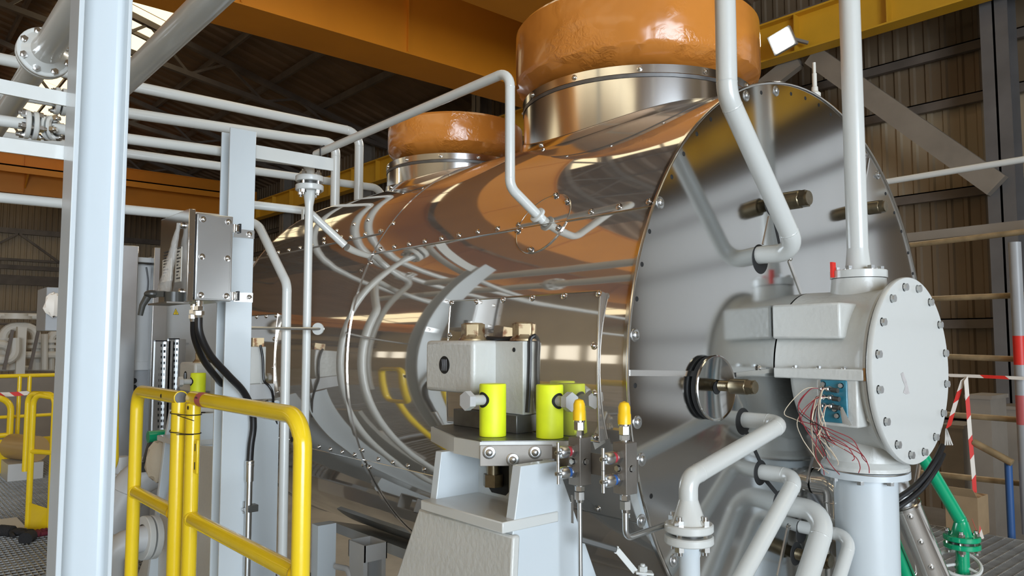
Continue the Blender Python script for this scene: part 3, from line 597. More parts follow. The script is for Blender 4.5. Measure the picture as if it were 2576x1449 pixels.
# drain pipe below the housing
dp = thing('drain_pipe', 'wide white flanged drain pipe under the bearing housing', 'pipe', (XN, YC, 0.0))
MB().lathe((XN, YC, 0), (0, 0, 1), [(0.0001, zb - 0.003), (0.137, zb - 0.003), (0.137, zb - 0.026), (0.099, zb - 0.026), (0.097, 0.70)], 40).build('pipe_body', 'blue', dp)
MB().lathe((XN, YC, 0), (0, 0, 1), [(0.098, 0.716), (0.101, 0.712), (0.098, 0.708)], 36).build('weld_bead', 'white', dp)
MB().lathe((XN, YC, 0), (0, 0, 1), [(0.097, 0.705), (0.112, 0.60), (0.15, 0.45), (0.16, 0.0)], 40).build('flared_base', 'blue', dp)
for i in range(8):
    aa = 2 * math.pi * i / 8 + 0.3; put(HEX, 'flange_bolt', dp, (XN + 0.117 * math.cos(aa), YC + 0.117 * math.sin(aa), zb - 0.026), (0, 0, -1))
MB().tube([(XN + 0.1385 * math.cos(t * 0.1), YC + 0.1385 * math.sin(t * 0.1), zb - 0.002 + 0.004 * math.sin(t * 0.2)) for t in range(30, 64)], 0.0018, 6).build('lead_wire', 'satin', dp)
# ================================================================== pipes at the end plate
def flange_pair(t, c, ax, r, th, m, nb=4, gap=0.008, rb=None, rot=0.4, bolts=True, nutm='steel'):
    ax = V(ax).normalized(); u, v, _ = frame_of(ax); c = V(c)
    for s_ in (1, -1):
        MB().lathe(c + ax * s_ * gap / 2, ax * s_, [(0.0001, 0), (r - .003, 0), (r, 0.003), (r, th - 0.003), (r - 0.003, th), (r * 0.62, th)], 36).build('flange', m, t)
    MB().lathe(c - ax * gap / 2, ax, [(r * 0.7, 0), (r * 0.7, gap)], 24).build('gasket', 'bplastic', t)
    if bolts:
        for i in range(nb):
            a = 2 * math.pi * i / nb + rot; d = (u * math.cos(a) + v * math.sin(a)) * (rb or r * 0.74)
            for s_ in (1, -1): put(NUT, 'stud_nut', t, c + d + ax * s_ * (gap / 2 + th), ax * s_)
            MB().cyl(c + d - ax * (gap / 2 + th), c + d + ax * (gap / 2 + th), 0.0075, 8).build('stud', 'steel', t)
def pipe(name, label, pts, r, m='white', fr=0.06, cat='pipe', group=None, seg=18, welds=()):
    P = [V(p) for p in pts]
    t = thing(name, label, cat, min(P, key=lambda q: q.z), group); path = fillet(P, fr)
    MB().tube(path, r, seg).build('pipe_run', m, t)
    for i in range(1, len(P) - 1):     # weld beads at both ends of each bend
        f = fr[i - 1] if isinstance(fr, (list, tuple)) else fr
        d1 = (P[i - 1] - P[i]).normalized(); d2 = (P[i + 1] - P[i]).normalized(); an = d1.angle(d2)
        if f <= 0 or an > 3: continue
        tt = f / math.tan(an / 2)
        for d, q in ((d1, P[i - 1]), (d2, P[i + 1])):
            if tt < (q - P[i]).length * 0.48: c = P[i] + d * tt; MB().lathe(c - d * 0.003, d, [(r * 0.99, 0), (r * 1.03, 0.003), (r * 0.99, 0.006)], seg).build('weld_bead', m, t)
    return t
Z_ = V((0, 0, 1))
# bent pipe rising in front of the larger nozzle
A_ = wx(1908, 642, XE); B_ = wy(2006, 613, A_.y); B_.z = A_.z; C_ = wx(1829, 240, B_.x); r1 = 0.0295
pipe('vent_pipe', 'white bent pipe rising from upper hole of end plate', [A_ + AX * 0.002, B_, C_, C_ + Z_ * 1.4], r1, fr=[0.075, 0.10], group=None); bore(1912, 652, 0.047)
# straight riser on the housing
pr = thing('riser_pipe', 'white vertical pipe with flange standing on the bearing housing', 'pipe', (XN, YC, zt - 0.012))
MB().lathe((XN, YC, 0), (0, 0, 1), [(0.0001, zt - 0.012), (0.090, zt - 0.012), (0.090, zt + 0.012), (0.088, zt + 0.014), (0.045, zt + 0.014), (0.040, zt + 0.03), (0.0345, zt + 0.09)], 36).build('weld_neck_flange', 'white', pr)
MB().cyl((XN, YC, zt + 0.09), (XN, YC, 4.2), 0.0345, 24).build('pipe_run', 'white', pr)
for i in range(6):
    aa = 2 * math.pi * i / 6 + 0.5; put(HEX, 'flange_bolt', pr, (XN + 0.068 * math.cos(aa), YC + 0.068 * math.sin(aa), zt + 0.014), (0, 0, 1))
q = wx(2082, 665, XN - 0.05); MB().box((q.x - 0.004, YC - 0.09, zt - 0.01), (q.x + 0.004, YC - 0.065, zt + 0.042)).build('red_tag', 'red', label='small red plastic tag on the housing top flange', cat='tag')
# lower pipes
A_ = wx(1872, 1056, XE); B_ = wy(1972, 1066, A_.y); B_.z = A_.z; C_ = wx(1731, 1205, B_.x); r2 = 0.0245
D_ = wx(1729, 1342, B_.x); zf = D_.z
t = pipe('drain_line', 'white cranked pipe with bolted flange beside the valve manifolds', [A_ + AX * 0.002, B_, C_, V((C_.x, C_.y, zf + 0.08))], r2, fr=[0.05, 0.06]); bore(1869, 1060, 0.040)
cf = V((C_.x, C_.y, zf))
MB().lathe(cf, Z_, [(0.05, 0.022), (0.042, 0.03), (0.0245, 0.085)], 28).build('weld_neck', 'white', t)
flange_pair(t, cf, Z_, 0.062, 0.021, 'white', 4, 0.009, rot=0.1)
MB().lathe(cf, -Z_, [(0.05, 0.022), (0.036, 0.03), (0.0265, 0.06), (0.0255, 0.30), (0.0255, 1.2)], 28).build('lower_run', 'blue', t)
MB().tube(fillet([cf - Z_ * 0.22, cf - Z_ * 0.22 + V((-0.25, -0.05, -0.10))], 0), 0.02, 12).build('side_branch', 'white', t)
A_ = wx(1915, 1187, XE); B_ = wy(2006, 1192, A_.y); B_.z = A_.z; C_ = wx(1868, 1449, B_.x)
pipe('drain_line', 'white pipe bending down in front of the big return bend', [A_ + AX * 0.002, B_, B_ + (C_ - B_) * 2.0, B_ + (C_ - B_) * 2.0 - Z_ * 0.2], r2, fr=[0.045, 0.05]); bore(1913, 1189, 0.038)
A_ = wx(1960, 1268, XE); B_ = wy(2083, 1283, A_.y); B_.z = A_.z; C_ = wx(2032, 1449, B_.x)
pipe('return_bend', 'thick white return bend low on the end plate', [A_ + AX * 0.002, B_, B_ + (C_ - B_) * 2.6, B_ + (C_ - B_) * 2.6 - Z_ * 0.1], 0.0325, fr=[0.085, 0.05]); bore(1962, 1268, 0.042)
A_ = wx(2012, 1325, XE); B_ = wy(2143, 1350, A_.y); B_.z = A_.z; C_ = wx(2112, 1449, B_.x)
pipe('drain_line', 'thin white pipe bending down beside the drain pipe', [A_ + AX * 0.002, B_, B_ + (C_ - B_) * 4.0], 0.0205, fr=[0.05]); bore(2016, 1340, 0.034)
# ================================================================== support lug, pedestal and jacking stops (near support, then the far one as a copy)
def make_lug(lab):
    t = thing('support_lug', lab, 'support lug', (-1.87, 1.53, 1.228), 'casing support lugs')
    MB().box((-2.085, 1.432, 1.341), (-1.829, 1.60, 1.505)).build('arm_block', 'cream', t, bevel=0.013, bseg=3)
    MB().box((-2.0, 1.522, 1.282), (-1.70, 1.62, 1.503)).build('foot_block', 'cream', t, bevel=0.003)
    hx = wy(1118, 918, 1.432)
    prof = [(0.030, 0.0005), (0.027, -0.001)] + [(0.0262 - 0.0018 * (i % 2), -0.002 - 0.003 * i) for i in range(8)] + [(0.02, -0.026), (0.0001, -0.026)]
    MB().lathe((hx.x, 1.4315, hx.z), (0, -1, 0), [(0.0001, 0.0004), (0.0245, 0.0004), (0.0255, 0.0008), (0.0275, 0.0008), (0.0285, 0.0)], 30).build('threaded_bore', 'hole', t)
    for i in range(5): MB().tube([(hx.x + 0.004 * (i - 2) * 0.8 + (0.0205 - 0.001 * abs(i - 2)) * math.cos(a * 0.26) * 0.99, 1.4303, hx.z + (0.023 - 0.001 * abs(i - 2)) * math.sin(a * 0.26)) for a in range(25)] if False else [(hx.x - 0.012 + 0.006 * i, 1.4306, hx.z - 0.018), (hx.x - 0.010 + 0.006 * i, 1.4304, hx.z), (hx.x - 0.012 + 0.006 * i, 1.4306, hx.z + 0.018)], 0.0007, 5).build('thread', 'darksteel', t)
    for p_ in (wd(1190, 855, 2.42), wd(1320, 852, 2.33)):
        p_.z = 1.504
        b = MB().lathe(p_, Z_, [(0.0001, 0), (0.047, 0), (0.046, 0.006), (0.039, 0.012), (0.036, 0.02)], 28).build('bolt_washer', 'rust', t)
        MB().hexa(p_ + Z_ * 0.012, Z_, 0.0385, 0.042, 0.3).lathe(p_ + Z_ * 0.054, Z_, [(0.033, 0), (0.031, 0.003), (0.0001, 0.003)], 24).build('bolt_head', 'rust', t, bevel=0.002)
    MB().tube(spline([wd(1225, 850, 2.40), wd(1275, 852, 2.36), wd(1345, 843, 2.31), (-1.693, 1.545, 1.508), (-1.692, 1.542, 1.45), (-1.692, 1.538, 1.36), (-1.69, 1.53, 1.29)], 6), 0.0065, 8).build('sensor_cable', 'black', t)
    MB().box((-2.02, 1.50, 1.228), (-1.705, 1.60, 1.2815)).build('shim_plate', 'darksteel', t, bevel=0.002)
    put(HOLE, 'pin_hole', t, wy(1293, 880, 1.5215), (0, -1, 0))
    return t
def make_ped(lab):
    t = thing('support_pedestal', lab, 'pedestal', (-1.75, 1.42, 0.0), 'turbine support pedestals')
    MB().prism([(-2.043, 1.427, 1.18), (-1.777, 1.322, 1.18), (-1.645, 1.313, 1.18), (-1.497, 1.509, 1.18), (-1.497, 1.556, 1.18), (-2.06, 1.556, 1.18)], (0, 0, 0.046)).build('top_plate', 'white', t, sharp=12)
    MB().prism([(-2.035, 1.433, 1.226), (-1.775, 1.330, 1.226), (-1.648, 1.321, 1.226), (-1.503, 1.509, 1.226), (-1.503, 1.552, 1.226), (-2.055, 1.552, 1.226)], (0, 0, 0.002)).build('bearing_face', 'darksteel', t)
    MB().prism([(-1.85, 1.31, 1.18), (-1.85, 1.50, 1.18), (-1.85, 1.56, 0.0), (-1.85, 1.20, 0.0), (-1.85, 1.288, 1.02)], (0.03, 0, 0)).build('side_web', 'blue', t, bevel=0.002)
    MB().prism([(-1.512, 1.316, 1.18), (-1.512, 1.445, 1.18), (-1.512, 1.62, 0.80), (-1.512, 1.64, 0.0), (-1.512, 1.20, 0.0), (-1.512, 1.285, 1.0)], (0.034, 0, 0)).build('side_web', 'blue', t, bevel=0.002)
    MB().box((-1.82, 1.447, 0.0), (-1.512, 1.475, 1.18)).build('back_plate', 'blue', t)
    MB().box((-1.838, 1.25, 1.020), (-1.474, 1.447, 1.048)).build('shelf_plate', 'white', t, bevel=0.003)
    MB().prism([(-1.885, 1.275, 1.012), (-1.462, 1.275, 1.012), (-1.455, 1.20, 0.0), (-2.30, 1.20, 0.0), (-2.0, 1.252, 0.74)], (0, 0.025, 0)).build('front_plate', 'cream', t, bevel=0.006)
    bx_ = wy(1255, 1190, 1.447)
    MB().prism([(bx_.x + dx * 0.045, 1.4465, bx_.z + dz * 0.06) for dx, dz in ((-.7, -1), (.7, -1), (1, -.8), (1, 1), (-1, 1), (-1, -.8))], (0, -0.001, 0)).build('bolt_slot', 'hole', t)
    MB().cyl((bx_.x, 1.425, bx_.z - 0.03), (bx_.x, 1.425, 1.18), 0.02, 18).hexa((bx_.x, 1.425, bx_.z - 0.035), Z_, 0.03, 0.035).build('anchor_bolt', 'bronze', t)
    MB().box((-2.35, 1.10, -0.03), (-1.40, 1.70, 0.0)).build('base_plate', 'greypaint', t)
    return t
def make_stop(lab, c, d, ln):
    d = V(d).normalized(); c = V(c)
    t = thing('jacking_stop', lab, 'stop post', c, 'fluorescent jacking stops')
    MB().lathe(c, Z_, [(0.0001, 0), (0.0385, 0), (0.039, 0.003), (0.039, 0.147), (0.037, 0.15), (0.0001, 0.15)], 36).build('post', 'fluo', t)
    h = c + Z_ * 0.105
    MB().lathe(h, d, [(0.0225, 0.020), (0.0225, 0.0335), (0.0001, 0.0335)], 26).build('bolt_hole', 'hole', t)
    # dark ring that follows the post wall around the bolt
    sd = d.cross(Z_); P = []
    ring = MB(); k = 26
    for rr in (0.0155, 0.0225):
        for i in range(k):
            a = 2 * math.pi * i / k; s_ = rr * math.cos(a); z = rr * math.sin(a); ring.v.append(h + sd * s_ + Z_ * z + d * (math.sqrt(0.0392**2 - s_**2) + 0.0006))
    for i in range(k): j = (i + 1) % k; ring.f.append((i, j, k + j, k + i))
    ring.build('bore_edge', 'hole', t)
    MB().cyl(h + d * 0.02, h + d * ln, 0.0150, 20).hexa(h + d * ln, d, 0.0275, 0.020, 0.5).build('jack_bolt', 'greypaint', t)
    return t
lug = make_lug('pale support lug with two rusty hex bolts and threaded bore'); ped = make_ped('pale painted support pedestal with shelf carrying the two-bolt lug')
s1 = make_stop('fluorescent yellow stop post with bolt pointing away from lug front', (-1.712, 1.414, 1.229), (0, -1, 0), 0.082)
s2 = make_stop('fluorescent yellow stop post with bolt beside the valve manifolds', (-1.575, 1.512, 1.229), (1, 0, 0), 0.070)
DX = (-2.5, 0, 0)
l2 = copy_tree(lug, (-2.5, 0, -0.12)); l2['label'] = 'pale support lug partly hidden behind the junction box column'
p2_ = copy_tree(ped, (-2.5, 0, -0.045)); p2_['label'] = 'pale support pedestal behind the yellow gates'
s3 = copy_tree(s1, (-2.5, 0, -0.045)); s3['label'] = 'fluorescent yellow stop post behind the open gate tube end'
for ch in list(p2_.children):
    if ch.name.startswith('front_plate'): bpy.data.objects.remove(ch)
MB().prism([wy(465, 1119, 1.272), wy(575, 1128, 1.272), wy(575, 1600, 1.272), wy(300, 1575, 1.272)], (0, 0.025, 0)).build('front_plate', 'cream', p2_)
# bracket plate with two valve manifolds
P3 = V((-1.645, 1.313, 0)); P4 = V((-1.497, 1.509, 0)); fd = (P4 - P3).normalized(); fn = V((fd.y, -fd.x, 0))
Q1 = P3 + fd * 0.0 + fn * 0.002; Q2 = P3 + fd * 0.200 + fn * 0.002; zA, zB = 1.217, 1.161
YL = Q2.y + 0.001
Q3 = wy(1606, 1150, YL); Q3.z = 0
br = thing('bracket_plate', 'bent stainless bracket plate screwed to the pedestal top', 'bracket', (-1.55, 1.42, 1.16))
MB().prism([Q1 + Z_ * zB, Q2 + Z_ * zB, Q2 + Z_ * zA, Q1 + Z_ * zA], fn * 0.004).build('front_leg', 'bracket', br, bevel=0.001)
MB().box((Q2.x, YL - 0.004, zB - 0.004), (Q3.x, YL, zA - 0.006)).build('side_leg', 'bracket', br)
for f, z in ((0.14, 1.198), (0.5, 1.178), (0.84, 1.197)):
    put(WSCREW, 'washer_screw', br, Q1 + fd * (0.18 * f) + fn * 0.004 + Z_ * z, fn)
    q = Q1 + fd * (0.18 * f) + fn * 0.0045 + Z_ * z; MB().box(q - V((0.0006, 0.0006, 0.018)), q + V((0.0006, 0.0006, 0.016))).build('scribe_mark', 'ink', br)
def manifold(lab, pxc, ytop, ybot, wx_=0.042, wy_=0.043):
    c = wy(pxc, (ytop + ybot) / 2, YL - 0.004 - wy_); yf = c.y; x1 = c.x; x0 = x1 - wx_; z1 = wy(pxc, ytop, yf).z; z0 = wy(pxc, ybot, yf).z; h = z1 - z0
    t = thing('valve_manifold', lab, 'valve', ((x0 + x1) / 2, yf + wy_ / 2, z0), 'two-valve manifolds')
    MB().box((x0, yf, z0), (x1, yf + wy_ - 0.001, z1)).build('block', 'bracket', t, bevel=0.0015)
    xc = (x0 + x1) / 2 - 0.004
    for fz, tint in ((0.72, 'tint_red'), (0.29, 'tint_blue')):
        o = V((xc, yf, z0 + h * fz)); d = V((0, -1, 0))
        v_ = MB().hexa(o, d, 0.0165, 0.012).lathe(o + d * 0.012, d, [(0.0125, 0), (0.0125, 0.012), (0.0155, 0.0125), (0.0155, 0.032), (0.012, 0.038), (0.006, 0.038), (0.0055, 0.05), (0.0001, 0.05)], 20).build('valve_bonnet', 'satin', t)
        MB().lathe(o + d * 0.0135, d, [(0.0127, 0), (0.0131, 0.001), (0.0131, 0.008), (0.0127, 0.009)], 20).build('colour_band', tint, v_)
        MB().cyl(o + d * 0.054 - Z_ * 0.026, o + d * 0.054 + Z_ * 0.026, 0.0045, 12).build('tee_handle', 'satin', v_)
        MB().lathe(o + d * 0.058, d, [(0.004, 0), (0.003, 0.005), (0.0001, 0.006)], 8).build('handle_screw', 'bronze', v_)
    for fz in (0.5,): put(HEXS, 'vent_screw', t, (x1, yf + 0.02, z0 + h * fz), (1, 0, 0)); put(HEXS, 'vent_screw', t, (xc, yf, z0 + h * fz), (0, -1, 0))
    tp_ = V(((x0 + x1) / 2, yf + 0.02, z1))
    f = MB().lathe(tp_, Z_, [(0.009, 0), (0.009, 0.006)], 14).hexa(tp_ + Z_ * 0.005, Z_, 0.0125, 0.012, .2).hexa(tp_ + Z_ * 0.019, Z_, 0.0140, 0.02, .5).lathe(tp_ + Z_ * 0.038, Z_, [(0.013, 0), (0.0155, 0.002), (0.0155, 0.006)], 16).build('top_fitting', 'steel', t, sharp=25)
    MB().lathe(tp_ + Z_ * 0.044, Z_, [(0.0165, 0), (0.0165, 0.024), (0.0152, 0.026), (0.0152, 0.042), (0.011, 0.052), (0.0001, 0.056)], 24).build('plastic_cap', 'cap', t)
    bt = V(((x0 + x1) / 2, yf + 0.02, z0))
    MB().lathe(bt, -Z_, [(0.009, 0), (0.009, 0.005)], 14).hexa(bt - Z_ * 0.004, -Z_, 0.013, 0.012).hexa(bt - Z_ * 0.018, -Z_, 0.0145, 0.020, .4).lathe(bt - Z_ * 0.038, -Z_, [(0.010, 0), (0.009, 0.008)], 14).build('bottom_fitting', 'steel', t, sharp=25)
    return t, bt - Z_ * 0.04
m1, b1 = manifold('left-hand two-valve manifold nearer the yellow stop post with yellow cap', 1459, 1103, 1224); m1['label'] = 'stainless two-valve manifold next to the yellow stop post'
m2, b2 = manifold('x', 1575, 1116, 1247); m2['label'] = 'stainless two-valve manifold at the outer end of the bracket'
MB().tube([b1 + Z_ * 0.01, b1 + V((0.002, 0, -1.0))], 0.0062, 12).build('impulse_tube', 'satin', label='thin straight steel tube below the inner manifold', cat='tube')
MB().box((b1.x - 0.02, b1.y - 0.012, b1.z - 0.06), (b1.x - 0.012, b1.y - 0.011, b1.z + 0.012)).build('name_tag', 'bracket', label='narrow metal tag hanging under the inner manifold', cat='tag')
e_ = V((cf.x - 0.064, cf.y + 0.01, cf.z + 0.012)); k_ = V((b2.x, b2.y, wy(1580, 1357, b2.y).z))
MB().tube(fillet([b2 + Z_ * 0.01, k_, e_], 0.022), 0.0075, 12).build('impulse_tube', 'satin', label='bent steel tube from the outer manifold to the white flange', cat='tube')
# ball valve with dark grip
d0 = 1.98
bv = thing('ball_valve', 'white ball valve lever with dark rubber grip below the manifolds', 'valve', wd(1605, 1500, d0))
a, b, c = wd(1456, 1355, d0 - .02), wd(1552, 1383, d0), wd(1598, 1438, d0)
MB().bar(a, b, 0.008, 0.016).build('grip', 'bplastic', bv, bevel=0.003)
MB().bar(b - (b - a).normalized() * 0.004, b + (c - b) * 0.02, 0.006, 0.02).bar(b, c, 0.007, 0.016).bar(c, c + V((0.03, 0.035, -0.004)), 0.03, 0.006).build('lever', 'white', bv, bevel=0.001)
n_ = c + V((0.013, 0.015, 0.002)); MB().hexa(n_, Z_, 0.012, 0.012).cyl(n_ + Z_ * 0.011, n_ + Z_ * 0.018, 0.006, 10).build('lever_nut', 'white', bv)
MB().lathe(n_, -Z_, [(0.011, 0), (0.011, 0.03), (0.03, 0.04), (0.034, 0.07), (0.02, 0.11), (0.0001, 0.12)], 20).build('valve_body', 'greypaint', bv)
vb = n_ - Z_ * 0.085; MB().tube(fillet([vb - V((0.055, 0.06, 0)), vb + V((0.055, 0.06, 0)), vb + V((0.06, 0.065, -1.0))], 0.03), 0.022, 16).build('valve_pipe', 'greypaint', bv)

# ================================================================== steel columns
XA = -1.75
yl = wx(170, 722, XA).y; yr = wx(308, 722, XA).y; tf = 0.0105
c1 = thing('steel_column', 'tall pale blue H-section steel column beside the yellow gates', 'column', (XA - 0.045, (yl + yr) / 2, 0))
MB().box((XA - 0.094, yl, 0), (XA, yl + tf, 5.0)).build('flange', 'blue', c1, bevel=0.0015); MB().box((XA - 0.094, yr - 0.008, 0), (XA, yr, 5.0)).build('flange', 'blue', c1, bevel=0.0015)
MB().box((XA - 0.053, yl + tf, 0), (XA - 0.043, yr - 0.008, 5.0)).build('web', 'blue', c1)
fz = [(XA - 0.043, yr - 0.008 - 0.012), (XA - 0.0418, yr - 0.0135), (XA - 0.0385, yr - 0.0092), (XA - 0.031, yr - 0.008), (XA - 0.043, yr - 0.008)]
MB().prism([(x, y, 0.0) for x, y in fz], (0, 0, 5.0)).build('root_fillet', 'blue', c1, sharp=60)
XQ = -2.90
c2 = thing('steel_column', 'shorter pale blue steel column carrying the junction box', 'column', (XQ - 0.05, 1.12, 0))
ztop = wx(610, 325, XQ).z
MB().box((XQ - 0.009, 1.068, 0), (XQ, 1.172, ztop)).build('flange', 'blue', c2, bevel=0.002); MB().box((XQ - 0.098, 1.068, 0), (XQ - 0.089, 1.172, ztop)).build('flange', 'blue', c2, bevel=0.002)
MB().box((XQ - 0.089, 1.116, 0), (XQ - 0.009, 1.124, ztop)).build('web', 'blue', c2)
fb = thing('flat_bar', 'pale flat steel bar from column top towards the turbine', 'bar', (XQ + 0.005, 1.36, 2.2))
a = wx(625, 380, XQ - 0.03); b = wx(838, 402, XQ - 0.03); MB().bar(V((a.x, a.y, (a.z + b.z) / 2 - .01)), V((b.x, b.y, (a.z + b.z) / 2 - .01)), 0.008, 0.055).build('bar_body', 'white', fb, bevel=0.001)
for (p0, p1), lb in ((((-60, 205), (165, 250)), 'upper pale flat bar fixed to the tall column'), (((-60, 355), (160, 385)), 'lower pale flat bar fixed to the tall column')):
    a = wx(*p0, XA - 0.10); b = wx(*p1, XA - 0.10); MB().bar(a, b + (b - a) * 0.15, 0.006, 0.030).build('flat_bar', 'white', label=lb, cat='bar')
# brackets of the junction box on the column
for y_ in (588, 748):
    a = wx(588, y_ - 13, XQ + 0.003); b = wx(640, y_ + 13, XQ + 0.003)
    MB().box((XQ, a.y, b.z), (XQ + 0.004, 1.172, a.z)).build('mounting_strip', 'satin', c2); put(SCREW, 'screw', c2, (XQ + 0.004, wx(626, y_, XQ).y, (a.z + b.z) / 2), AX)
# ---- junction box
XJ = -2.72
ya, yb2 = wx(492, 650, XJ).y, wx(584, 650, XJ).y; zt_, zb_ = wx(540, 540, XJ).z, wx(540, 757, XJ).z
xb_ = wy(411, 650, ya - 0.02).x
jb = thing('junction_box', 'stainless steel junction box with open door mounted on column', 'junction box', (XJ - 0.12, (ya + yb2) / 2, zb_))
MB().box((xb_, ya, zb_), (XJ, yb2, zt_)).build('box_body', 'satin', jb, bevel=0.003)
MB().box((XJ, ya + 0.004, zb_ + 0.006), (XJ + 0.003, yb2 - 0.008, zt_ - 0.006)).build('side_cover', 'satin', jb, bevel=0.001)
for fy in (0.16, 0.86):
    for fz_ in (0.06, 0.5, 0.93): put(SCREW, 'screw', jb, (XJ + 0.003, ya + (yb2 - ya) * fy, zb_ + (zt_ - zb_) * fz_), AX)
dr = MB().box((xb_ - 0.01, ya - 0.030, zb_ - 0.006), (XJ + 0.012, ya - 0.008, zt_ + 0.01)).build('door', 'nozzle', jb, bevel=0.002)
MB().box((xb_ + 0.005, ya - 0.008, zb_ + 0.01), (XJ - 0.002, ya, zt_ - 0.006)).build('door_gasket', 'black', jb)
for fz_ in (0.3, 0.62): MB().box((XJ + 0.012, ya - 0.024, zb_ + (zt_ - zb_) * fz_), (XJ + 0.0128, ya - 0.019, zb_ + (zt_ - zb_) * fz_ + 0.004)).build('door_mark', 'ink', dr)
yd = ya - 0.031; LB = lambda fx, fz_: V((xb_ + (XJ - xb_) * fx, yd, zb_ + (zt_ - zb_) * fz_))
a, b = LB(0.10, 0.25), LB(0.44, 0.52); la = MB().box((a.x, yd - 0.0004, a.z), (b.x, yd + 0.001, b.z)).build('label_sheet', 'paper', dr)
for i in range(9): MB().box((a.x + 0.012, yd - 0.0008, a.z + 0.02 + 0.011 * i), (a.x + 0.035 + 0.02 * ((i * 7) % 3), yd - 0.0002, a.z + 0.025 + 0.011 * i)).build('print_line', 'ink', la)
a, b = LB(0.60, 0.22), LB(0.82, 0.62); la = MB().box((a.x, yd - 0.0004, a.z), (b.x, yd + 0.001, b.z)).build('label_sheet', 'paper', dr)
for i in range(10): MB().box((a.x + 0.018, yd - 0.0008, a.z + 0.01 + 0.012 * i), (b.x - 0.006 - 0.012 * ((i * 5) % 3), yd - 0.0002, a.z + 0.015 + 0.012 * i)).build('print_line', 'ink', la)
for fx, fz_ in ((0.84, 0.86), (0.84, 0.10)):
    q = LB(fx, fz_); MB().lathe(q, (0, -1, 0), [(0.012, 0), (0.012, 0.006), (0.008, 0.01), (0.0001, 0.011)], 14).build('door_lock', 'steel', dr)
# spring catches
for fz_ in (0.86, 0.06):
    z = zb_ + (zt_ - zb_) * fz_
    k = MB().box((XJ - 0.02, yb2, z - 0.012), (XJ - 0.008, yb2 + 0.028, z + 0.016)).cyl((XJ - 0.004, yb2 + 0.006, z - 0.014), (XJ - 0.004, yb2 + 0.006, z + 0.016), 0.007, 12).box((XJ - 0.004, yb2 + 0.012, z - 0.010), (XJ + 0.003, yb2 + 0.022, z + 0.014)).build('latch', 'steel', jb, bevel=0.001)
    MB().box((XJ - 0.022, yb2 + 0.024, z - 0.014), (XJ + 0.002, yb2 + 0.030, z + 0.02)).build('latch_back', 'black', k)
# drip tray, padlock style key and film bag hanging on the door
q = LB(0.55, 0.0); MB().box((xb_ + 0.06, yd - 0.055, zb_ - 0.012), (XJ - 0.02, yd + 0.02, zb_ - 0.006)).build('tray_plate', 'bracket', jb)
MB().lathe((XJ - 0.06, yd - 0.02, zb_ - 0.006), Z_, [(0.030, 0), (0.030, 0.035), (0.0001, 0.035)], 20).build('handle_boss', 'bplastic', jb)
hb = V((XJ - 0.075, yd - 0.045, zb_ + 0.022)); MB().ball(hb + V((-0.03, -0.035, 0)), 0.026, 14, 0.55).tube([hb + V((-0.035, -0.042, 0)), hb + V((-0.045, -0.06, -0.04)), hb + V((-0.05, -0.065, -0.075))], [0.014, 0.011, 0.009], 12).bar(hb, hb + V((-0.03, -0.035, 0)), 0.02, 0.02).build('door_handle', 'bplastic', jb)
mb = MB(); n = 14; rnd = random.Random(5)
for i in range(n + 1):
    f = i / n; zc = zt_ - 0.035 - (zt_ - zb_ - 0.06) * f; wdt = 0.004 + 0.065 * f ** 1.2; cxx = XJ - 0.052 - 0.105 * f
    for j in range(12):
        an = 2 * math.pi * j / 12; mb.v.append(V((cxx + wdt * math.cos(an) * (0.9 + 0.2 * rnd.random()), yd - 0.012 - 0.016 * f + (0.007 + 0.012 * f) * math.sin(an) * (0.7 + 0.5 * rnd.random()), zc)))
for i in range(n):
    for j in range(12): jj = (j + 1) % 12; mb.f.append((i * 12 + j, i * 12 + jj, (i + 1) * 12 + jj, (i + 1) * 12 + j))
mb.build('film_bag', 'film', sharp=50, label='crumpled clear plastic bag hanging on the junction box door', cat='bag')
# cable glands and hoses
def gland(t, top, r=0.014):
    MB().lathe(top, -Z_, [(r, 0), (r, 0.012), (r * 0.8, 0.013), (r * 0.8, 0.022)], 14).hexa(top - Z_ * 0.02, -Z_, r * 1.25, 0.014).hexa(top - Z_ * 0.037, -Z_, r * 1.3, 0.014, .4).lathe(top - Z_ * 0.05, -Z_, [(r * 1.1, 0), (r * 0.95, 0.012)], 14).build('cable_gland', 'steel', t, sharp=25)
g1 = wd(501, 762, 2.72); g1 = V((XJ - 0.02, wx(501, 762, XJ - 0.02).y, zb_)); g2 = V((XJ - 0.055, wx(489, 770, XJ - 0.055).y, zb_ - 0.012))
h1 = thing('cable_hose', 'black rubber hose running from junction box down to the conduit', 'hose', wx(628, 1165, -2.878), 'black hoses of the junction box')
gland(h1, g1)
def P(px, py, X): return wx(px, py, X)
pts = [g1 - Z_ * 0.055, P(503, 840, XJ - 0.02), P(530, 895, -2.76), P(575, 945, -2.80), P(612, 985, -2.84), P(633, 1030, -2.865), P(637, 1075, -2.872), P(631, 1120, -2.876), P(628, 1166, -2.876)]
MB().tube(spline(pts, 6), 0.0135, 16).build('hose_body', 'black', h1)
end = pts[-1]
MB().lathe(end + Z_ * 0.012, -Z_, [(0.0150, 0), (0.017, 0.002), (0.017, 0.012), (0.0155, 0.013), (0.017, 0.015), (0.017, 0.024)], 18).lathe(end - Z_ * 0.012, -Z_, [(0.016, 0), (0.016, 0.055), (0.012, 0.056)], 18).build('hose_coupling', 'satin', h1)
h2 = thing('cable_hose', 'black rubber hose passing behind the column from junction box', 'hose', wx(545, 960, -3.06), 'black hoses of the junction box')
gland(h2, g2)
MB().tube(spline([g2 - Z_ * 0.055, P(490, 850, -2.80), P(512, 905, -2.86), P(545, 950, -2.95), P(575, 985, -3.05)], 6), 0.0125, 14).build('hose_body', 'black', h2)
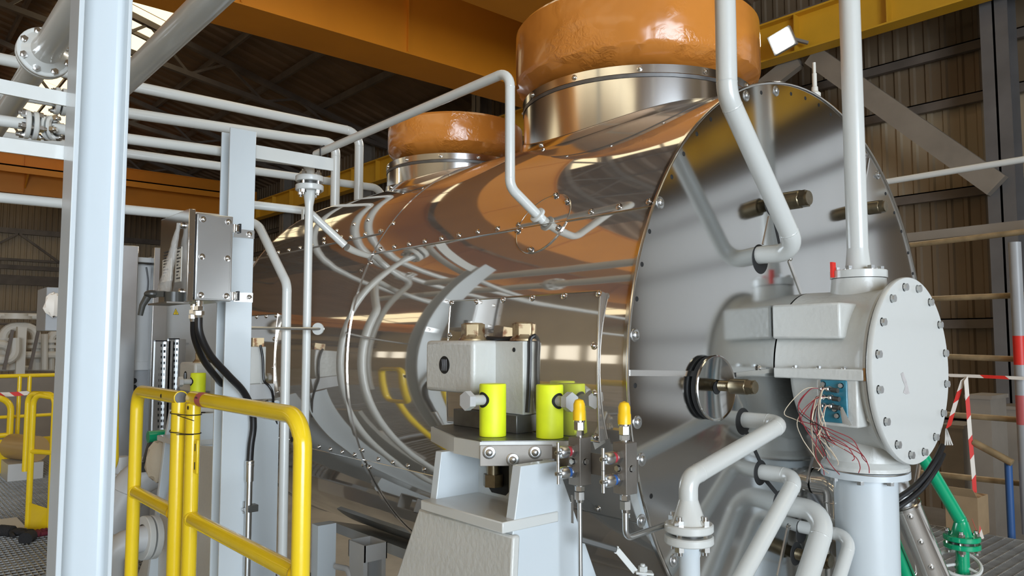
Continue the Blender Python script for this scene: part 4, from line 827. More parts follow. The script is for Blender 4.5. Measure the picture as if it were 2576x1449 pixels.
MB().cyl(end - Z_ * 0.06, V((end.x, end.y, 0.0)), 0.0125, 16).build('conduit_tube', 'satin', label='galvanised conduit tube running down the column face', cat='conduit')
k = wx(628, 1278, XQ + 0.02); cl = thing('pipe_clamp', 'small black and steel clamp holding the conduit', 'clamp', k)
MB().box((XQ, k.y - 0.022, k.z - 0.02), (XQ + 0.012, k.y - 0.004, k.z + 0.025)).build('clamp_plate', 'satin', cl)
MB().box((XQ + 0.006, k.y - 0.012, k.z - 0.013), (XQ + 0.042, k.y + 0.026, k.z + 0.013)).build('clamp_block', 'bplastic', cl, bevel=0.002)
for dy in (-0.013, 0.0): put(HEXS, 'clamp_screw', cl, (XQ + 0.012, k.y + dy - 0.006, k.z - 0.004), AX)

# ================================================================== yellow gates
RG = 0.0235
def gate(lab, x0, x1, y, zt, zm, sharp_end):
    t = thing('safety_gate', lab, 'gate', ((x0 + x1) / 2, y, 0), 'yellow tubular gates')
    if sharp_end == 'left':      # right gate: mitred at the left post, rounded at the right post
        MB().tube([(x0, y, 0), (x0, y, zt - 0.016)], RG, 20).build('post', 'yellow', t)
        MB().tube(fillet([(x0 - 0.012, y, zt), (x1, y, zt), (x1, y, 0)], 0.085, 10), RG, 20).build('top_rail', 'yellow', t)
    else:
        MB().tube([(x1, y, 0), (x1, y, zt - 0.016)], RG, 20).build('post', 'yellow', t)
        MB().tube(fillet([(x0, y, 0), (x0, y, zt), (x1 + 0.02, y, zt)], 0.07, 10), RG, 20).build('top_rail', 'yellow', t)
        MB().lathe((x1 + 0.02, y, zt), AX, [(0.0001, 0.0006), (0.0195, 0.0006), (0.0202, 0.0)], 22).build('tube_bore', 'darksteel', t)
    MB().cyl((x0, y, zm), (x1, y, zm), RG * 0.98, 20).build('mid_rail', 'yellow', t)
    for x in (x0, x1):
        s_ = 1 if x == x0 else -1; MB().lathe((x + s_ * RG * 0.8, y, zm), AX * s_, [(RG * 1.1, 0), (RG * 1.06, 0.006), (RG * 0.98, 0.008)], 20).build('weld_bead', 'yellow', t)
    MB().cyl((x0, y, 0.12), (x1, y, 0.12), RG * 0.98, 16).build('low_rail', 'yellow', t)
    return t
ga = gate('yellow tubular safety gate with red sticker in front of the column', -2.628, -1.808, 0.87, 1.312, 0.918, 'left')
gb = gate('yellow tubular safety gate with open tube end tied to its neighbour', -3.20, -2.700, 0.845, 1.312, 0.925, 'right')
MB().lathe((-2.555, 0.87, 1.312), AX, [(RG + 0.0004, 0), (RG + 0.0006, 0.0), (RG + 0.0006, 0.05), (RG + 0.0004, 0.05)], 22).build('sticker', 'pinktag', ga)
for i in range(3): MB().box((-2.547 + 0.004 * i, 0.87 - 0.0245, 1.318 + 0.002 * i), (-2.520 - 0.003 * i, 0.87 - 0.0243, 1.3195 + 0.002 * i)).build('sticker_print', 'ink', ga)
q = wy(513, 1155, 0.87); MB().box((-2.606, 0.866, q.z - 0.055), (-2.572, 0.874, q.z + 0.055)).build('hinge_plate', 'yellow', ga, bevel=0.003)
for zz in (0.03, -0.03): MB().box((-2.592, 0.8652, q.z + zz - 0.012), (-2.586, 0.8662, q.z + zz + 0.012)).build('hinge_slot', 'hole', ga)
for x, z in ((-2.61, 1.283), (-1.82, 1.255)): put(HOLE, 'vent_hole', ga, (x, 0.87 - RG, z), (0, -1, 0))
put(HOLE, 'vent_hole', gb, (-2.82, 0.845 - RG, 1.312), (0, -1, 0))
for zz, lb in ((1.262, 'upper black cable tie around the two gate posts'), (1.20, 'lower black cable tie around the two gate posts')):
    r = RG + 0.0025; p = []
    for i in range(13): a = R_(90 + 15 * i); p.append((-2.700 + r * math.cos(a), 0.845 + r * math.sin(a), zz + 0.006 * math.sin(i * .3)))
    for i in range(13): a = R_(270 + 15 * i); p.append((-2.628 + r * math.cos(a), 0.87 + r * math.sin(a), zz - 0.004))
    p.append(p[0]); MB().tube(p, 0.0018, 6).tube([(-2.628 + 0.01, 0.87 - r, zz - 0.003), (-2.57, 0.80, zz + 0.002), (-2.50, 0.83, zz + 0.0 + (0.006 if zz < 1.25 else -0.012))], 0.0013, 6).build('cable_tie', 'black', label=lb, cat='cable tie', group='cable ties')

# ================================================================== pipe rack above and small-bore pipes
def prun(name, label, X, pxs, r, down=None, fr=0.06, left=True, m='white', group='white pipe rack'):
    pts = [wx(*p, X) for p in pxs]
    if left: d = (pts[0] - pts[1]).normalized(); pts.insert(0, pts[0] + d * 1.6)
    if down: pts.append(V((pts[-1].x, pts[-1].y, down)))
    if isinstance(fr, list): fr = [0.0] * (len(pts) - 2 - len(fr)) + fr
    return pipe(name, label, pts, r, m, fr, group=group)
prun('overhead_pipe', 'topmost white pipe of the rack bending down behind the turbine', -4.60, [(330, 216), (904, 334)], 0.031, 2.0, 0.10)
o2 = prun('overhead_pipe', 'second white pipe of the rack with kink before its bend', -4.52, [(150, 256), (325, 285), (752, 349), (790, 353), (845, 360)], 0.0305, 2.0, [0.0, 0.05, 0.05, 0.085])
o3 = prun('overhead_pipe', 'third white pipe of the rack ending at bolted flanges', -3.07, [(60, 312), (320, 349), (640, 392), (779, 411)], 0.0200, 2.22, [0, 0, 0.035])
prun('overhead_pipe', 'fourth white pipe of the rack bending down before the smaller nozzle', -4.75, [(320, 386), (900, 466), (962, 474)], 0.0270, 2.1, [0.0, 0.085])
a = wx(0, 497, -3.37); b = wx(640, 558, -3.37); zz = (a.z + b.z) / 2
pipe('overhead_pipe', 'lowest white pipe of the rack turning down beside the column', [V((-3.37, a.y - 1.2, a.z)), a, V((-3.37, 1.375, b.z)), V((-3.047, 1.38, 1.746)), V((-3.03, 1.38, 0.0))], 0.0195, 'white', [0, 0.05, 0.07], group='white pipe rack')
q = wcyl(868, 618, 1.0)
pipe('branch_pipe', 'short white pipe from behind the column into turbine cladding', [wx(600, 511, -3.24) - Z_ * 0.9, wx(600, 511, -3.24), wx(775, 531, -3.24), q], 0.0185, 'white', [0.05, 0.05])
# flange pairs at the left of the column
flange_pair(o2, wx(152, 256, -4.52), (0, 1, 0), 0.072, 0.022, 'white', 4, 0.01); flange_pair(o3, wx(78, 315, -3.07), (0, 1, 0), 0.050, 0.016, 'white', 4, 0.008)
flange_pair(o3, wx(128, 322, -3.07), (0.6, 0.8, 0), 0.045, 0.012, 'white', 4, 0.006)
# vertical small bore with flange pair below the third pipe
q = wx(779, 455, -3.07); yv, xv = q.y, -3.07
sv = thing('sample_pipe', 'slender white vertical pipe with bolted flanges in front of cladding', 'pipe', (xv, yv, 0))
zf2 = wx(779, 462, -3.07).z
flange_pair(sv, (xv, yv, zf2), Z_, 0.061, 0.026, 'white', 4, 0.014, rot=0.5)
MB().lathe((xv, yv, zf2), Z_, [(0.035, 0.03), (0.022, 0.045), (0.018, 0.10), (0.018, 0.12)], 20).build('upper_neck', 'white', sv)
MB().lathe((xv, yv, zf2), -Z_, [(0.035, 0.03), (0.028, 0.04), (0.018, 0.10), (0.0175, 2.0)], 20).build('pipe_run', 'white', sv)
MB().box((xv - 0.03, yv - 0.022, zf2 - 0.16), (xv - 0.012, yv - 0.018, zf2 - 0.115)).build('paper_tag', 'paper', sv)
# rod and saddle from the column
zr = wx(750, 827, -3.03).z
rd = thing('support_rod', 'thin steel rod from the column past the slender pipes', 'rod', (-2.985, 1.3, zr))
MB().cyl((-2.99, 1.172, zr), (-2.99, yv + 0.03, zr), 0.006, 10).build('rod', 'satin', rd)
MB().lathe((-3.0, yv + 0.02, zr), (0.6, -0.8, 0), [(0.0001, 0), (0.026, 0), (0.026, 0.008), (0.0001, 0.008)], 20).build('saddle_disc', 'white', rd)
put(HEXS, 'rod_nut', rd, (-2.985, yv + 0.03, zr), (0, 1, 0))
# small bore over the top, down to the oval patch
s_ = wd(815, 379, 3.25); e0 = wd(1283, 178, 2.42); e1 = wd(1297, 475, 2.42); e1.x, e1.y = e0.x, e0.y; q = wcyl(1366, 555, 1.0)
pp = pipe('small_bore_pipe', 'white small-bore pipe bending down to oval patch on cladding', [s_ + (s_ - e0) * 0.06, e0, e1, q], 0.0160, 'white', [0.05, 0.05])
dq = (q - e1).normalized(); MB().lathe(q - dq * 0.035, dq, [(0.017, 0), (0.027, 0.002), (0.028, 0.010), (0.018, 0.013)], 20).build('collar', 'white', pp)
MB().tube([s_ + V((-0.0, -0.017, -0.03)), s_ + V((0, -0.018, 0.012)), s_ + V((0, 0, 0.021)), s_ + V((0, 0.018, 0.012)), s_ + V((0, 0.017, -0.03))], 0.003, 6).build('u_bolt', 'black', pp)
# big overhead pipes running towards the photographer
f1 = wd(112, 135, 2.7)
bp = thing('overhead_main', 'large pale overhead pipe with bolted flange at the rack end', 'pipe', f1 - Z_ * 0.05)
MB().cyl(f1, f1 + V((2.6, 0, 0)), 0.046, 28).build('pipe_run', 'white', bp); MB().cyl(f1 - V((1.9, 0.0, 0)), f1, 0.044, 28).build('pipe_run', 'white', bp)
flange_pair(bp, f1, AX, 0.088, 0.020, 'white', 8, 0.004, rb=0.072)
MB().lathe(f1, AX, [(0.075, 0.022), (0.05, 0.05), (0.046, 0.10)], 28).build('weld_neck', 'white', bp)
f2 = wz(430, 95, f1.z); MB().cyl(f2 + V((2.0, 0, 0)), f2 - V((1.35, 0, 0)), 0.045, 28).build('overhead_main', 'white', label='large pale overhead pipe slanting past the tall column top', cat='pipe')
# ================================================================== background to the left: enclosure, trays, pipes, railings
XK = -6.2
def rectx(px0, py0, px1, py1, X, th):      # box whose +X face spans the pixel rectangle at depth plane X
    a, b = wx(px0, py0, X), wx(px1, py1, X); return MB().box((X - th, a.y, b.z), (X, b.y, a.z))
en = thing('enclosure', 'grey metal enclosure with riveted panels behind the column', 'enclosure', wx(400, 1190, XK - 0.2))
rectx(250, 655, 398, 912, XK, 0.4).build('upper_panel', 'greypaint', en); rectx(250, 930, 398, 1185, XK, 0.4).box((XK - 0.4, wx(250, 1100, XK).y, ZG), (XK - 0.05, wx(398, 1100, XK).y, wx(398, 1185, XK).z)).build('lower_panel', 'midgrey', en)
rectx(400, 640, 640, 1260, XK - 0.03, 0.4).build('side_panel', 'greypaint', en)
rectx(250, 912, 400, 930, XK + 0.03, 0.43).build('cross_rail', 'greypaint', en); rectx(250, 640, 400, 662, XK + 0.03, 0.43).build('cross_rail', 'greypaint', en)
rectx(410, 862, 475, 866, XK - 0.02, 0.02).build('door_seam', 'midgrey', en)
for px, a_, b_ in ((319, 616, 1190), (399, 622, 1120)): rectx(px - 10, a_, px + 10, b_, XK + 0.12, 0.07).build('strut', 'satin', en, bevel=0.004)
a = wx(368, 672, XK + 0.004); b = wx(370, 742, XK + 0.004); MB().tube(spline([a, a + (b - a) * 0.5 + V((0, 0.01, 0)), b], 5), 0.006, 8).build('earth_cable', 'black', en)
MB().tube(spline([wx(320, 668, XK + 0.05), wx(350, 662, XK + 0.05), wx(378, 664, XK + 0.05), wx(395, 660, XK + 0.05)], 5), 0.006, 8).build('earth_cable', 'black', en)
for py in (958, 975): MB().lathe(wx(337, py, XK), AX, [(0.0001, 0.002), (0.02, 0.002), (0.022, 0)], 16).build('panel_hole', 'hole', en)
for px, py in ((318, 955), (377, 955), (392, 655), (333, 658)): put(WSCREW, 'washer_screw', en, wx(px, py, XK + (0.004 if py > 700 else 0.03)), AX)
t0, t1, t2 = wx(442, 777, XK - 0.028), wx(436, 791, XK - 0.028), wx(449, 791, XK - 0.028)
wt = MB().prism([t0, t1, t2], (0.002, 0, 0)).build('warning_triangle', 'warn', en)
c_ = (t0 + t1 + t2) / 3; k = 1.18; MB().prism([c_ + (p - c_) * k for p in (t0, t1, t2)], (0.001, 0, 0)).build('triangle_border', 'ink', wt)
MB().bar(c_ + V((0.003, 0.002, 0.015)), c_ + V((0.003, -0.004, 0.0)), 0.002, 0.004, up=(1, 0, 0)).bar(c_ + V((0.003, 0.005, 0.001)), c_ + V((0.003, -0.002, -0.013)), 0.002, 0.004, up=(1, 0, 0)).build('lightning_sign', 'ink', wt)
MB().tube(spline([wx(322, 1060, XK + 0.01), wx(330, 1056, XK + 0.03), wx(332, 1068, XK + 0.03), wx(326, 1076, XK + 0.02)], 5), 0.008, 8).build('pull_handle', 'black', en)
XT = -5.7
for (x0, x1, y0, y1), lb in (((391, 421, 858, 1118), 'perforated steel cable tray beside the enclosure strut'), ((425, 452, 853, 1112), 'perforated steel cable tray nearer the junction box hose')):
    tr = thing('cable_tray', lb, 'cable tray', wx((x0 + x1) / 2, y1, XT), 'vertical cable trays')
    rectx(x0 + 2, y0, x1 - 2, y1 + 330, XT, 0.006).build('tray_web', 'satin', tr)
    rectx(x0, y0, x0 + 2.5, y1, XT + 0.03, 0.036).build('side_flange', 'satin', tr); rectx(x1 - 2.5, y0, x1, y1, XT + 0.03, 0.036).build('side_flange', 'satin', tr)
    rectx(x0, y0 - 2, x1, y0 + 1, XT + 0.035, 0.04).build('edge_trim', 'black', tr)
    sl = MB(); n = 17
    for i in range(n):
        for j in range(3):
            px = x0 + (x1 - x0) * (0.25 + 0.25 * j); py = y0 + 8 + (y1 - y0 - 12) * i / n
            a = wx(px - 1.7, py, XT + 0.001); b = wx(px + 1.7, py + 6.5, XT + 0.001); sl.box((XT - 0.001, a.y, b.z), (XT + 0.001, b.y, a.z))
    tag(sl.build('tray_slots', 'hole', tr), kind='stuff')
# paper wrapped handwheel, drill
q = wx(402, 1160, -4.42); mb = MB().ball((0, 0, 0), 1.0, 20); rnd = random.Random(2)
mb.v = [q + V((p.x * 0.045, p.y * 0.075, p.z * 0.115)) * (0.92 + 0.16 * rnd.random()) for p in mb.v]
mb.build('wrapped_handwheel', 'paperwrap', sharp=25, label='handwheel wrapped in crumpled brown paper behind the gate', cat='handwheel')
q = wx(405, 1097, -4.62); dl = thing('cordless_drill', 'green and black cordless drill lying on pipework', 'drill', q - Z_ * 0.06)
MB().cyl(q + V((0, -0.07, 0)), q + V((0, 0.05, 0.004)), 0.034, 14).build('motor_body', 'green', dl); MB().lathe(q + V((0, 0.05, 0.004)), UY, [(0.03, 0), (0.026, 0.03), (0.018, 0.07), (0.006, 0.09)], 14).build('chuck', 'bplastic', dl)
MB().bar(q + V((0, -0.04, -0.02)), q + V((0, -0.07, -0.14)), 0.035, 0.045).build('grip', 'bplastic', dl); MB().box(q + V((-0.03, -0.12, -0.19)), q + V((0.03, -0.02, -0.14))).build('battery', 'bplastic', dl)
yg = thing('folding_rail', 'yellow rounded folding rail behind the tall column', 'railing', wd(240, 1190, 3.2))
a_, b_, c_, d_ = wd(284, 958, 3.2), wd(284, 1178, 3.2), wd(205, 1178, 3.4), wd(205, 958, 3.4)
MB().tube(fillet([(a_ + d_) / 2, a_, b_, c_, d_, (a_ + d_) / 2], 0.06), 0.0235, 14).build('loop_tube', 'yellow', yg); MB().tube([(b_ + c_) / 2, V(((b_.x + c_.x) / 2, (b_.y + c_.y) / 2, 0.0))], 0.0235, 14).build('post', 'yellow', yg)
# big pale pipes low behind the gate
pipe('process_pipe', 'large pale pipe bend rising behind the tall column', [wd(215, 1620, 4.35), wd(262, 1350, 4.35), wd(345, 1195, 4.45), wd(470, 1165, 4.6)], 0.105, 'greypaint', [0.25, 0.2])
pe = pipe('process_pipe', 'smaller pale pipe elbow with flange low behind the gate', [wd(268, 1600, 3.6), wd(278, 1375, 3.6), wd(372, 1352, 3.7)], 0.062, 'greypaint', [0.17])
flange_pair(pe, wd(374, 1352, 3.72), (wd(374, 1352, 3.72) - wd(300, 1360, 3.62)), 0.105, 0.03, 'white', 8, 0.008, bolts=False)
fl_ = thing('flanged_stub', 'grey bolted flange joint on upright stub by the enclosure', 'flange', wx(302, 1260, -5.2)); q = wx(302, 1198, -5.2)
flange_pair(fl_, q, Z_, 0.09, 0.018, 'greypaint', 6, 0.01); MB().cyl(V((q.x, q.y, ZG)), q + Z_ * 0.12, 0.045, 16).build('stub_pipe', 'greypaint', fl_)
# guide block and post to the right of the junction box column
gb_ = thing('guide_post', 'grey post with guide block and hex bolt behind the column', 'post', wx(665, 1500, -3.6))
rectx(636, 1012, 688, 1700, -3.42, 0.02).build('post_face', 'blue', gb_); rectx(625, 1012, 633, 1700, -3.44, 0.1).build('post_flange', 'white', gb_)
rectx(600, 968, 690, 1003, -3.38, 0.10).build('cap_plate', 'greypaint', gb_, bevel=0.003); rectx(600, 872, 668, 965, -3.40, 0.08).build('guide_block', 'cream', gb_, bevel=0.004)
put(HEX, 'cap_bolt', gb_, wx(662, 974, -3.38) + V((-0.03, 0, 0.008)), Z_); rectx(636, 850, 664, 872, -3.42, 0.05).build('block_nut', 'rust', gb_)
MB().tube(spline([wx(655, 868, -3.39), wx(661, 900, -3.39), wx(664, 955, -3.39), wx(676, 970, -3.37), wx(686, 990, -3.37), wx(688, 1030, -3.41), wx(700, 1080, -3.43)], 5), 0.006, 8).build('sensor_cable', 'black', gb_)
# steelwork under the casing
bf = thing('base_frame', 'grey steel base frame under the turbine casing', 'frame', (-3.0, 2.4, 0.0))
MB().box((-4.6, 1.78, 0.0), (-1.3, 1.98, 0.22)).build('longitudinal_beam', 'greypaint', bf); MB().box((-4.6, 3.1, 0.0), (-1.3, 3.3, 0.22)).build('longitudinal_beam', 'greypaint', bf)
q = wd(818, 1316, 3.45); MB().box((q.x - 0.03, q.y - 0.05, 0.22), (q.x + 0.03, q.y + 0.04, q.z)).build('support_post', 'blue', bf)
q = wd(925, 1372, 3.3); MB().box((q.x - 0.07, q.y - 0.055, q.z - 0.05), (q.x + 0.07, q.y - 0.05, q.z + 0.02)).box((q.x + 0.065, q.y - 0.055, q.z - 0.05), (q.x + 0.07, q.y + 0.055, q.z + 0.02)).box((q.x - 0.07, q.y + 0.05, q.z - 0.05), (q.x + 0.07, q.y + 0.055, q.z + 0.02)).box((q.x - 0.07, q.y - 0.055, q.z - 0.05), (q.x - 0.065, q.y + 0.055, q.z + 0.02)).build('bracket_box', 'greypaint', bf)
for s_ in (-1, 1): MB().box((q.x - 0.06, q.y + s_ * 0.045 - 0.01, 0.22), (q.x + 0.06, q.y + s_ * 0.045 + 0.01, q.z - 0.05)).build('bracket_leg', 'greypaint', bf)
MB().prism([cp(-3.9, 240, 1.085), cp(-3.9, 270, 1.085), cp(-3.9, 270, 1.04), cp(-3.9, 240, 1.04)], (2.2, 0, 0)).build('saddle_plate', 'blue', bf)
pipe('drain_line', 'thin grey drain pipe bend under the casing', [wd(845, 1425, 3.4), wd(880, 1432, 3.3), wd(880, 1600, 3.3)], 0.013, 'greypaint', [0.03])
# yellow railings on the far platform
def ytube(t, name, pts, r=0.023, fr=0.08): return MB().tube(fillet(pts, fr), r, 12).build(name, 'yellow', t)
xr_ = wz(60, 945, 1.1).x
ry = lambda px: wx(px, 945, xr_).y
fr_ = thing('guard_railing', 'long yellow guard railing at the far platform edge', 'railing', (xr_, ry(60), 0))
MB().cyl((xr_, ry(-120), 1.1), (xr_, ry(190), 1.1), 0.023, 12).build('top_rail', 'yellow', fr_); MB().cyl((xr_, ry(-120), 0.62), (xr_, ry(190), 0.62), 0.02, 12).build('mid_rail', 'yellow', fr_)
for px in (-60, 50, 75, 180): MB().cyl((xr_, ry(px), 0), (xr_, ry(px), 1.1), 0.023, 12).build('post', 'yellow', fr_)
MB().box((xr_ - 0.01, ry(-120), 0.22), (xr_, ry(190), 0.36)).build('toe_board', 'yellow', fr_)
xg = wz(85, 1330, 0.0).x; gy = lambda px: wx(px, 1100, xg).y
sg = thing('guard_gate', 'small yellow folding gate on the grating near the gloves', 'gate', (xg, gy(100), 0))
ytube(sg, 'frame_tube', [(xg, gy(80), 0), (xg, gy(80), 1.08), (xg + 0.25, gy(80) + 0.15, 1.05), (xg + 0.25, gy(80) + 0.15, 0.0)]); ytube(sg, 'frame_tube', [(xg - 0.1, gy(72), 0.45), (xg - 0.1, gy(72), 1.08), (xg + 0.2, gy(122), 1.08), (xg + 0.2, gy(122), 0.0)])
MB().cyl((xg, gy(80), 0.62), (xg + 0.22, gy(122), 0.62), 0.02, 10).build('mid_rail', 'yellow', sg); MB().prism([(xg, gy(76), 0.0), (xg + 0.2, gy(126), 0.0), (xg + 0.2, gy(126), 0.17), (xg, gy(76), 0.22)], (0.008, 0, 0)).build('toe_board', 'yellow', sg)
xl = wz(10, 1190, 0.0).x; ly = lambda px: wx(px, 1100, xl).y
sl_ = thing('guard_gate', 'yellow rounded rail end with toe board on far grating', 'gate', (xl, ly(5), 0))
ytube(sl_, 'frame_tube', [(xl, ly(-90), 0.86), (xl, ly(24), 0.86), (xl, ly(24), 0.0)], 0.035, 0.15); MB().cyl((xl, ly(-90), 0.43), (xl, ly(24), 0.43), 0.03, 10).build('mid_rail', 'yellow', sl_); MB().box((xl - .01, ly(-90), 0.0), (xl, ly(18), 0.25)).build('toe_board', 'yellow', sl_)
def ribbon(label, pts, w_=0.035, seg=0.11):
    pts = [V(p) for p in pts]; t = thing('barrier_tape', label, 'tape', min(pts, key=lambda p: p.z), 'red and white barrier tape'); k = 0
    for a, b in zip(pts[:-1], pts[1:]):
        L_ = (b - a).length; n = max(1, round(L_ / seg)); d = (b - a).normalized(); s_ = FW0.cross(d).normalized()
        for i in range(n):
            p0 = a + (b - a) * (i / n); p1 = a + (b - a) * ((i + 1) / n); sk = d * w_ * 0.6
            MB().add([p0 - s_ * w_ / 2 - sk, p1 - s_ * w_ / 2 - sk, p1 + s_ * w_ / 2 + sk, p0 + s_ * w_ / 2 + sk] + [q + FW0 * 0.001 for q in (p0 - s_ * w_ / 2 - sk, p1 - s_ * w_ / 2 - sk, p1 + s_ * w_ / 2 + sk, p0 + s_ * w_ / 2 + sk)], [(0, 1, 2, 3), (7, 6, 5, 4), (0, 4, 5, 1), (1, 5, 6, 2), (2, 6, 7, 3), (3, 7, 4, 0)]).build('stripe', 'red' if k % 2 else 'tapewhite', t); k += 1
    return t
ribbon('barrier tape stretched along the far yellow railing', [wx(-40, 993, xr_ + 0.05), wx(30, 992, xr_ + 0.05), wx(76, 988, xr_ + 0.05)], 0.05, 0.09)
# loose things on the far platform
q = wz(75, 1352, 0.0)
def glove(lab, c, ang, m, m2):
    c = V(c); t = thing('work_glove', lab, 'glove', c, 'work gloves on the grating'); ca, sa = math.cos(ang), math.sin(ang); R2 = lambda x, y, z: c + V((x * ca - y * sa, x * sa + y * ca, z))
    pal = MB().ball((0, 0, 0), 1.0, 14); pal.v = [R2(p.x * 0.075, p.y * 0.058, 0.03 + p.z * 0.028) for p in pal.v]; pal.build('palm', m2, t)
    for i, (oy, ln) in enumerate(((-0.042, 0.075), (-0.015, 0.09), (0.013, 0.085), (0.040, 0.065))):
        MB().tube([R2(0.05, oy * 0.8, 0.03), R2(0.05 + ln * 0.5, oy * 1.15, 0.042 - 0.004 * i), R2(0.05 + ln, oy * 1.3, 0.018)], [0.016, 0.015, 0.011], 8).build('finger', m2, t)
    MB().tube([R2(-0.01, -0.05, 0.03), R2(0.02, -0.085, 0.03), R2(0.055, -0.10, 0.02)], [0.017, 0.016, 0.011], 8).build('thumb', m2, t)
    MB().tube([R2(-0.05, 0, 0.03), R2(-0.10, 0, 0.035), R2(-0.15, 0, 0.03)], [0.045, 0.043, 0.05], 12).build('cuff', m, t); return t
glove('black and maroon work glove lying nearest the column', q + V((0.05, 0.02, 0.0)), 2.6, 'gloveb', 'glover'); glove('black and maroon work glove lying under the other glove', q + V((-0.12, -0.06, 0.0)), 0.7, 'gloveb', 'gloveb')
q = wz(30, 1330, 0.0); MB().box((q.x - 0.35, q.y - 0.5, 0.001), (q.x + 0.15, q.y + 0.08, 0.02)).build('floor_plate', 'greypaint', label='loose grey steel plate on grating beside the gloves', cat='plate')
q = wz(50, 1200, 0.0); cb = thing('packed_drum', 'brown varnished drum lying on a pale frame', 'drum', (q.x, q.y, 0)); MB().cyl((q.x - 0.25, q.y - 0.05, 0.32), (q.x + 0.2, q.y + 0.12, 0.32), 0.14, 20).build('drum_body', 'wood', cb); MB().box((q.x - 0.25, q.y - 0.15, 0), (q.x + 0.25, q.y + 0.18, 0.18)).build('frame', 'greypaint', cb)
gx_ = thing('control_box', 'grey control box with torn white bag beside the tall column', 'control box', wx(120, 835, -5.2)); 
a = wx(118, 722, -5.2); b = wx(118, 832, -5.2); MB().box((-5.5, a.y, b.z), (-5.2, a.y + 0.25, a.z)).build('box_body', 'midgrey', gx_, bevel=0.005)
mb = MB().ball((0, 0, 0), 1, 12); q = wx(134, 768, -5.15); mb.v = [q + V((p.x * 0.03, p.y * 0.05, p.z * 0.075)) * (0.8 + 0.3 * rnd.random()) for p in mb.v]; mb.build('torn_bag', 'tapewhite', gx_, sharp=20)
MB().cyl((-5.35, a.y + 0.12, 0), (-5.35, a.y + 0.12, b.z), 0.03, 10).build('stand_post', 'greypaint', gx_)
# distant skid of pale pipes
XD = -17.0; sk = thing('pipe_skid', 'distant skid of pale process pipes with flanges and valves', 'pipe skid', wx(70, 950, XD))
def sk_tube(pxs, r=0.07, nm='skid_pipe', m='tan', fr=0.2, dx=0): return MB().tube(fillet([wx(*p, XD + dx) for p in pxs], fr, 5), r, 10).build(nm, m, sk)
sk_tube([(-80, 793), (135, 797)], 0.06); sk_tube([(-60, 812), (140, 818)], 0.03, m='girt', dx=-1); sk_tube([(8, 900), (8, 822), (92, 822), (92, 930)], 0.085); sk_tube([(-80, 866), (30, 866), (30, 930)], 0.085, dx=.4); sk_tube([(-40, 905), (25, 905), (38, 888), (38, 850)], 0.09, dx=.8)
sk_tube([(125, 930), (125, 835), (180, 835)], 0.085); sk_tube([(112, 840), (112, 930)], 0.06, dx=.3); sk_tube([(60, 893), (140, 893)], 0.07, dx=.2); sk_tube([(-80, 925), (140, 928)], 0.06, dx=-.6); sk_tube([(-80, 880), (140, 884)], 0.05, m='brace', dx=-.8)
a = wx(45, 822, XD + 0.6); b = wx(63, 930, XD + 0.6); MB().box((XD + 0.4, a.y, b.z - 1.4), (XD + 0.6, b.y, a.z)).build('skid_post', 'tan', sk)
for px, py, r in ((92, 862, 0.17), (92, 876, 0.17), (8, 858, 0.17), (30, 880, 0.16), (125, 862, 0.16), (125, 876, 0.16), (40, 803, 0.26), (40, 797, 0.2)):
    p = wx(px, py, XD); MB().lathe(p, Z_, [(0.0001, 0), (r, 0), (r, 0.06), (0.0001, 0.06)], 14).build('skid_flange', 'tan', sk)
MB().box((XD - 1.0, wx(-90, 940, XD).y, ZG), (XD + 1.0, wx(150, 940, XD).y, wx(70, 945, XD).z)).build('skid_base', 'brace', sk)
for px in (10, 75): a = wx(px, 930, XD + 0.9); MB().bar(a, wx(px + 22, 830, XD + 0.9), 0.05, 0.05).build('skid_stay', 'girt', sk)
# ================================================================== background to the right
YS = 7.1; SCX = (wy(2300, 900, YS).x - 1.2, wy(2560, 900, YS).x + 1.6)
for (p0, p1), r, lb in ((((2290, 617), (2576, 583)), 0.024, 'upper rusty scaffold tube in front of the siding'), (((2340, 752), (2576, 742)), 0.024, 'rusty scaffold tube at the housing top level'), (((2380, 897), (2576, 904)), 0.024, 'rusty scaffold tube just above the barrier tape'),
                        (((2390, 1043), (2576, 1057)), 0.024, 'rusty scaffold tube below the barrier tape'), (((2330, 1190), (2576, 1217)), 0.024, 'yellowish rusty scaffold tube behind the green pipe'), (((2330, 1340), (2576, 1392)), 0.026, 'lowest rusty scaffold tube at the grating edge')):
    a, b = wy(*p0, YS), wy(*p1, YS); z = (a.z + b.z) / 2; d = (b - a)
    MB().cyl(a - d * 1.6, b + d * 1.0, r, 12).build('scaffold_tube', 'scaff', label=lb, cat='tube', group='scaffold tubes')
a, b = wy(2285, 598, YS + 0.3), wy(2576, 566, YS + 0.3); MB().bar(a - (b - a), b + (b - a), 0.05, 0.08).build('scaffold_ledger', 'brace', label='brown ledger bar behind the upper scaffold tube', cat='bar')
for px, lb in ((2640, 'rusty upright scaffold standard beyond the hall column'), (2120, 'rusty upright scaffold standard behind the turbine')):
    q = wy(px, 900, YS + 0.06); MB().cyl((q.x, YS + 0.06, ZG), (q.x, YS + 0.06, 2.8), 0.024, 12).build('scaffold_standard', 'scaff', label=lb, cat='tube')
q = wy(2566, 900, YS - 0.1); rp_ = thing('marker_post', 'red and white painted marker post at the scaffold', 'post', (q.x, q.y, 0))
for z0, z1, m in ((0, 0.85, 'midgrey'), (0.85, 1.08, 'pinktag'), (1.08, 1.32, 'midgrey'), (1.32, 1.55, 'red'), (1.55, 2.3, 'midgrey')): MB().cyl((q.x, q.y, z0), (q.x, q.y, z1), 0.045, 16).build('painted_band', m, rp_)
ribbon('barrier tape stretched level across the scaffold', [wy(2384, 944, 6.9), wy(2470, 947, 6.9), wy(2600, 953, 6.9)], 0.026, 0.20)
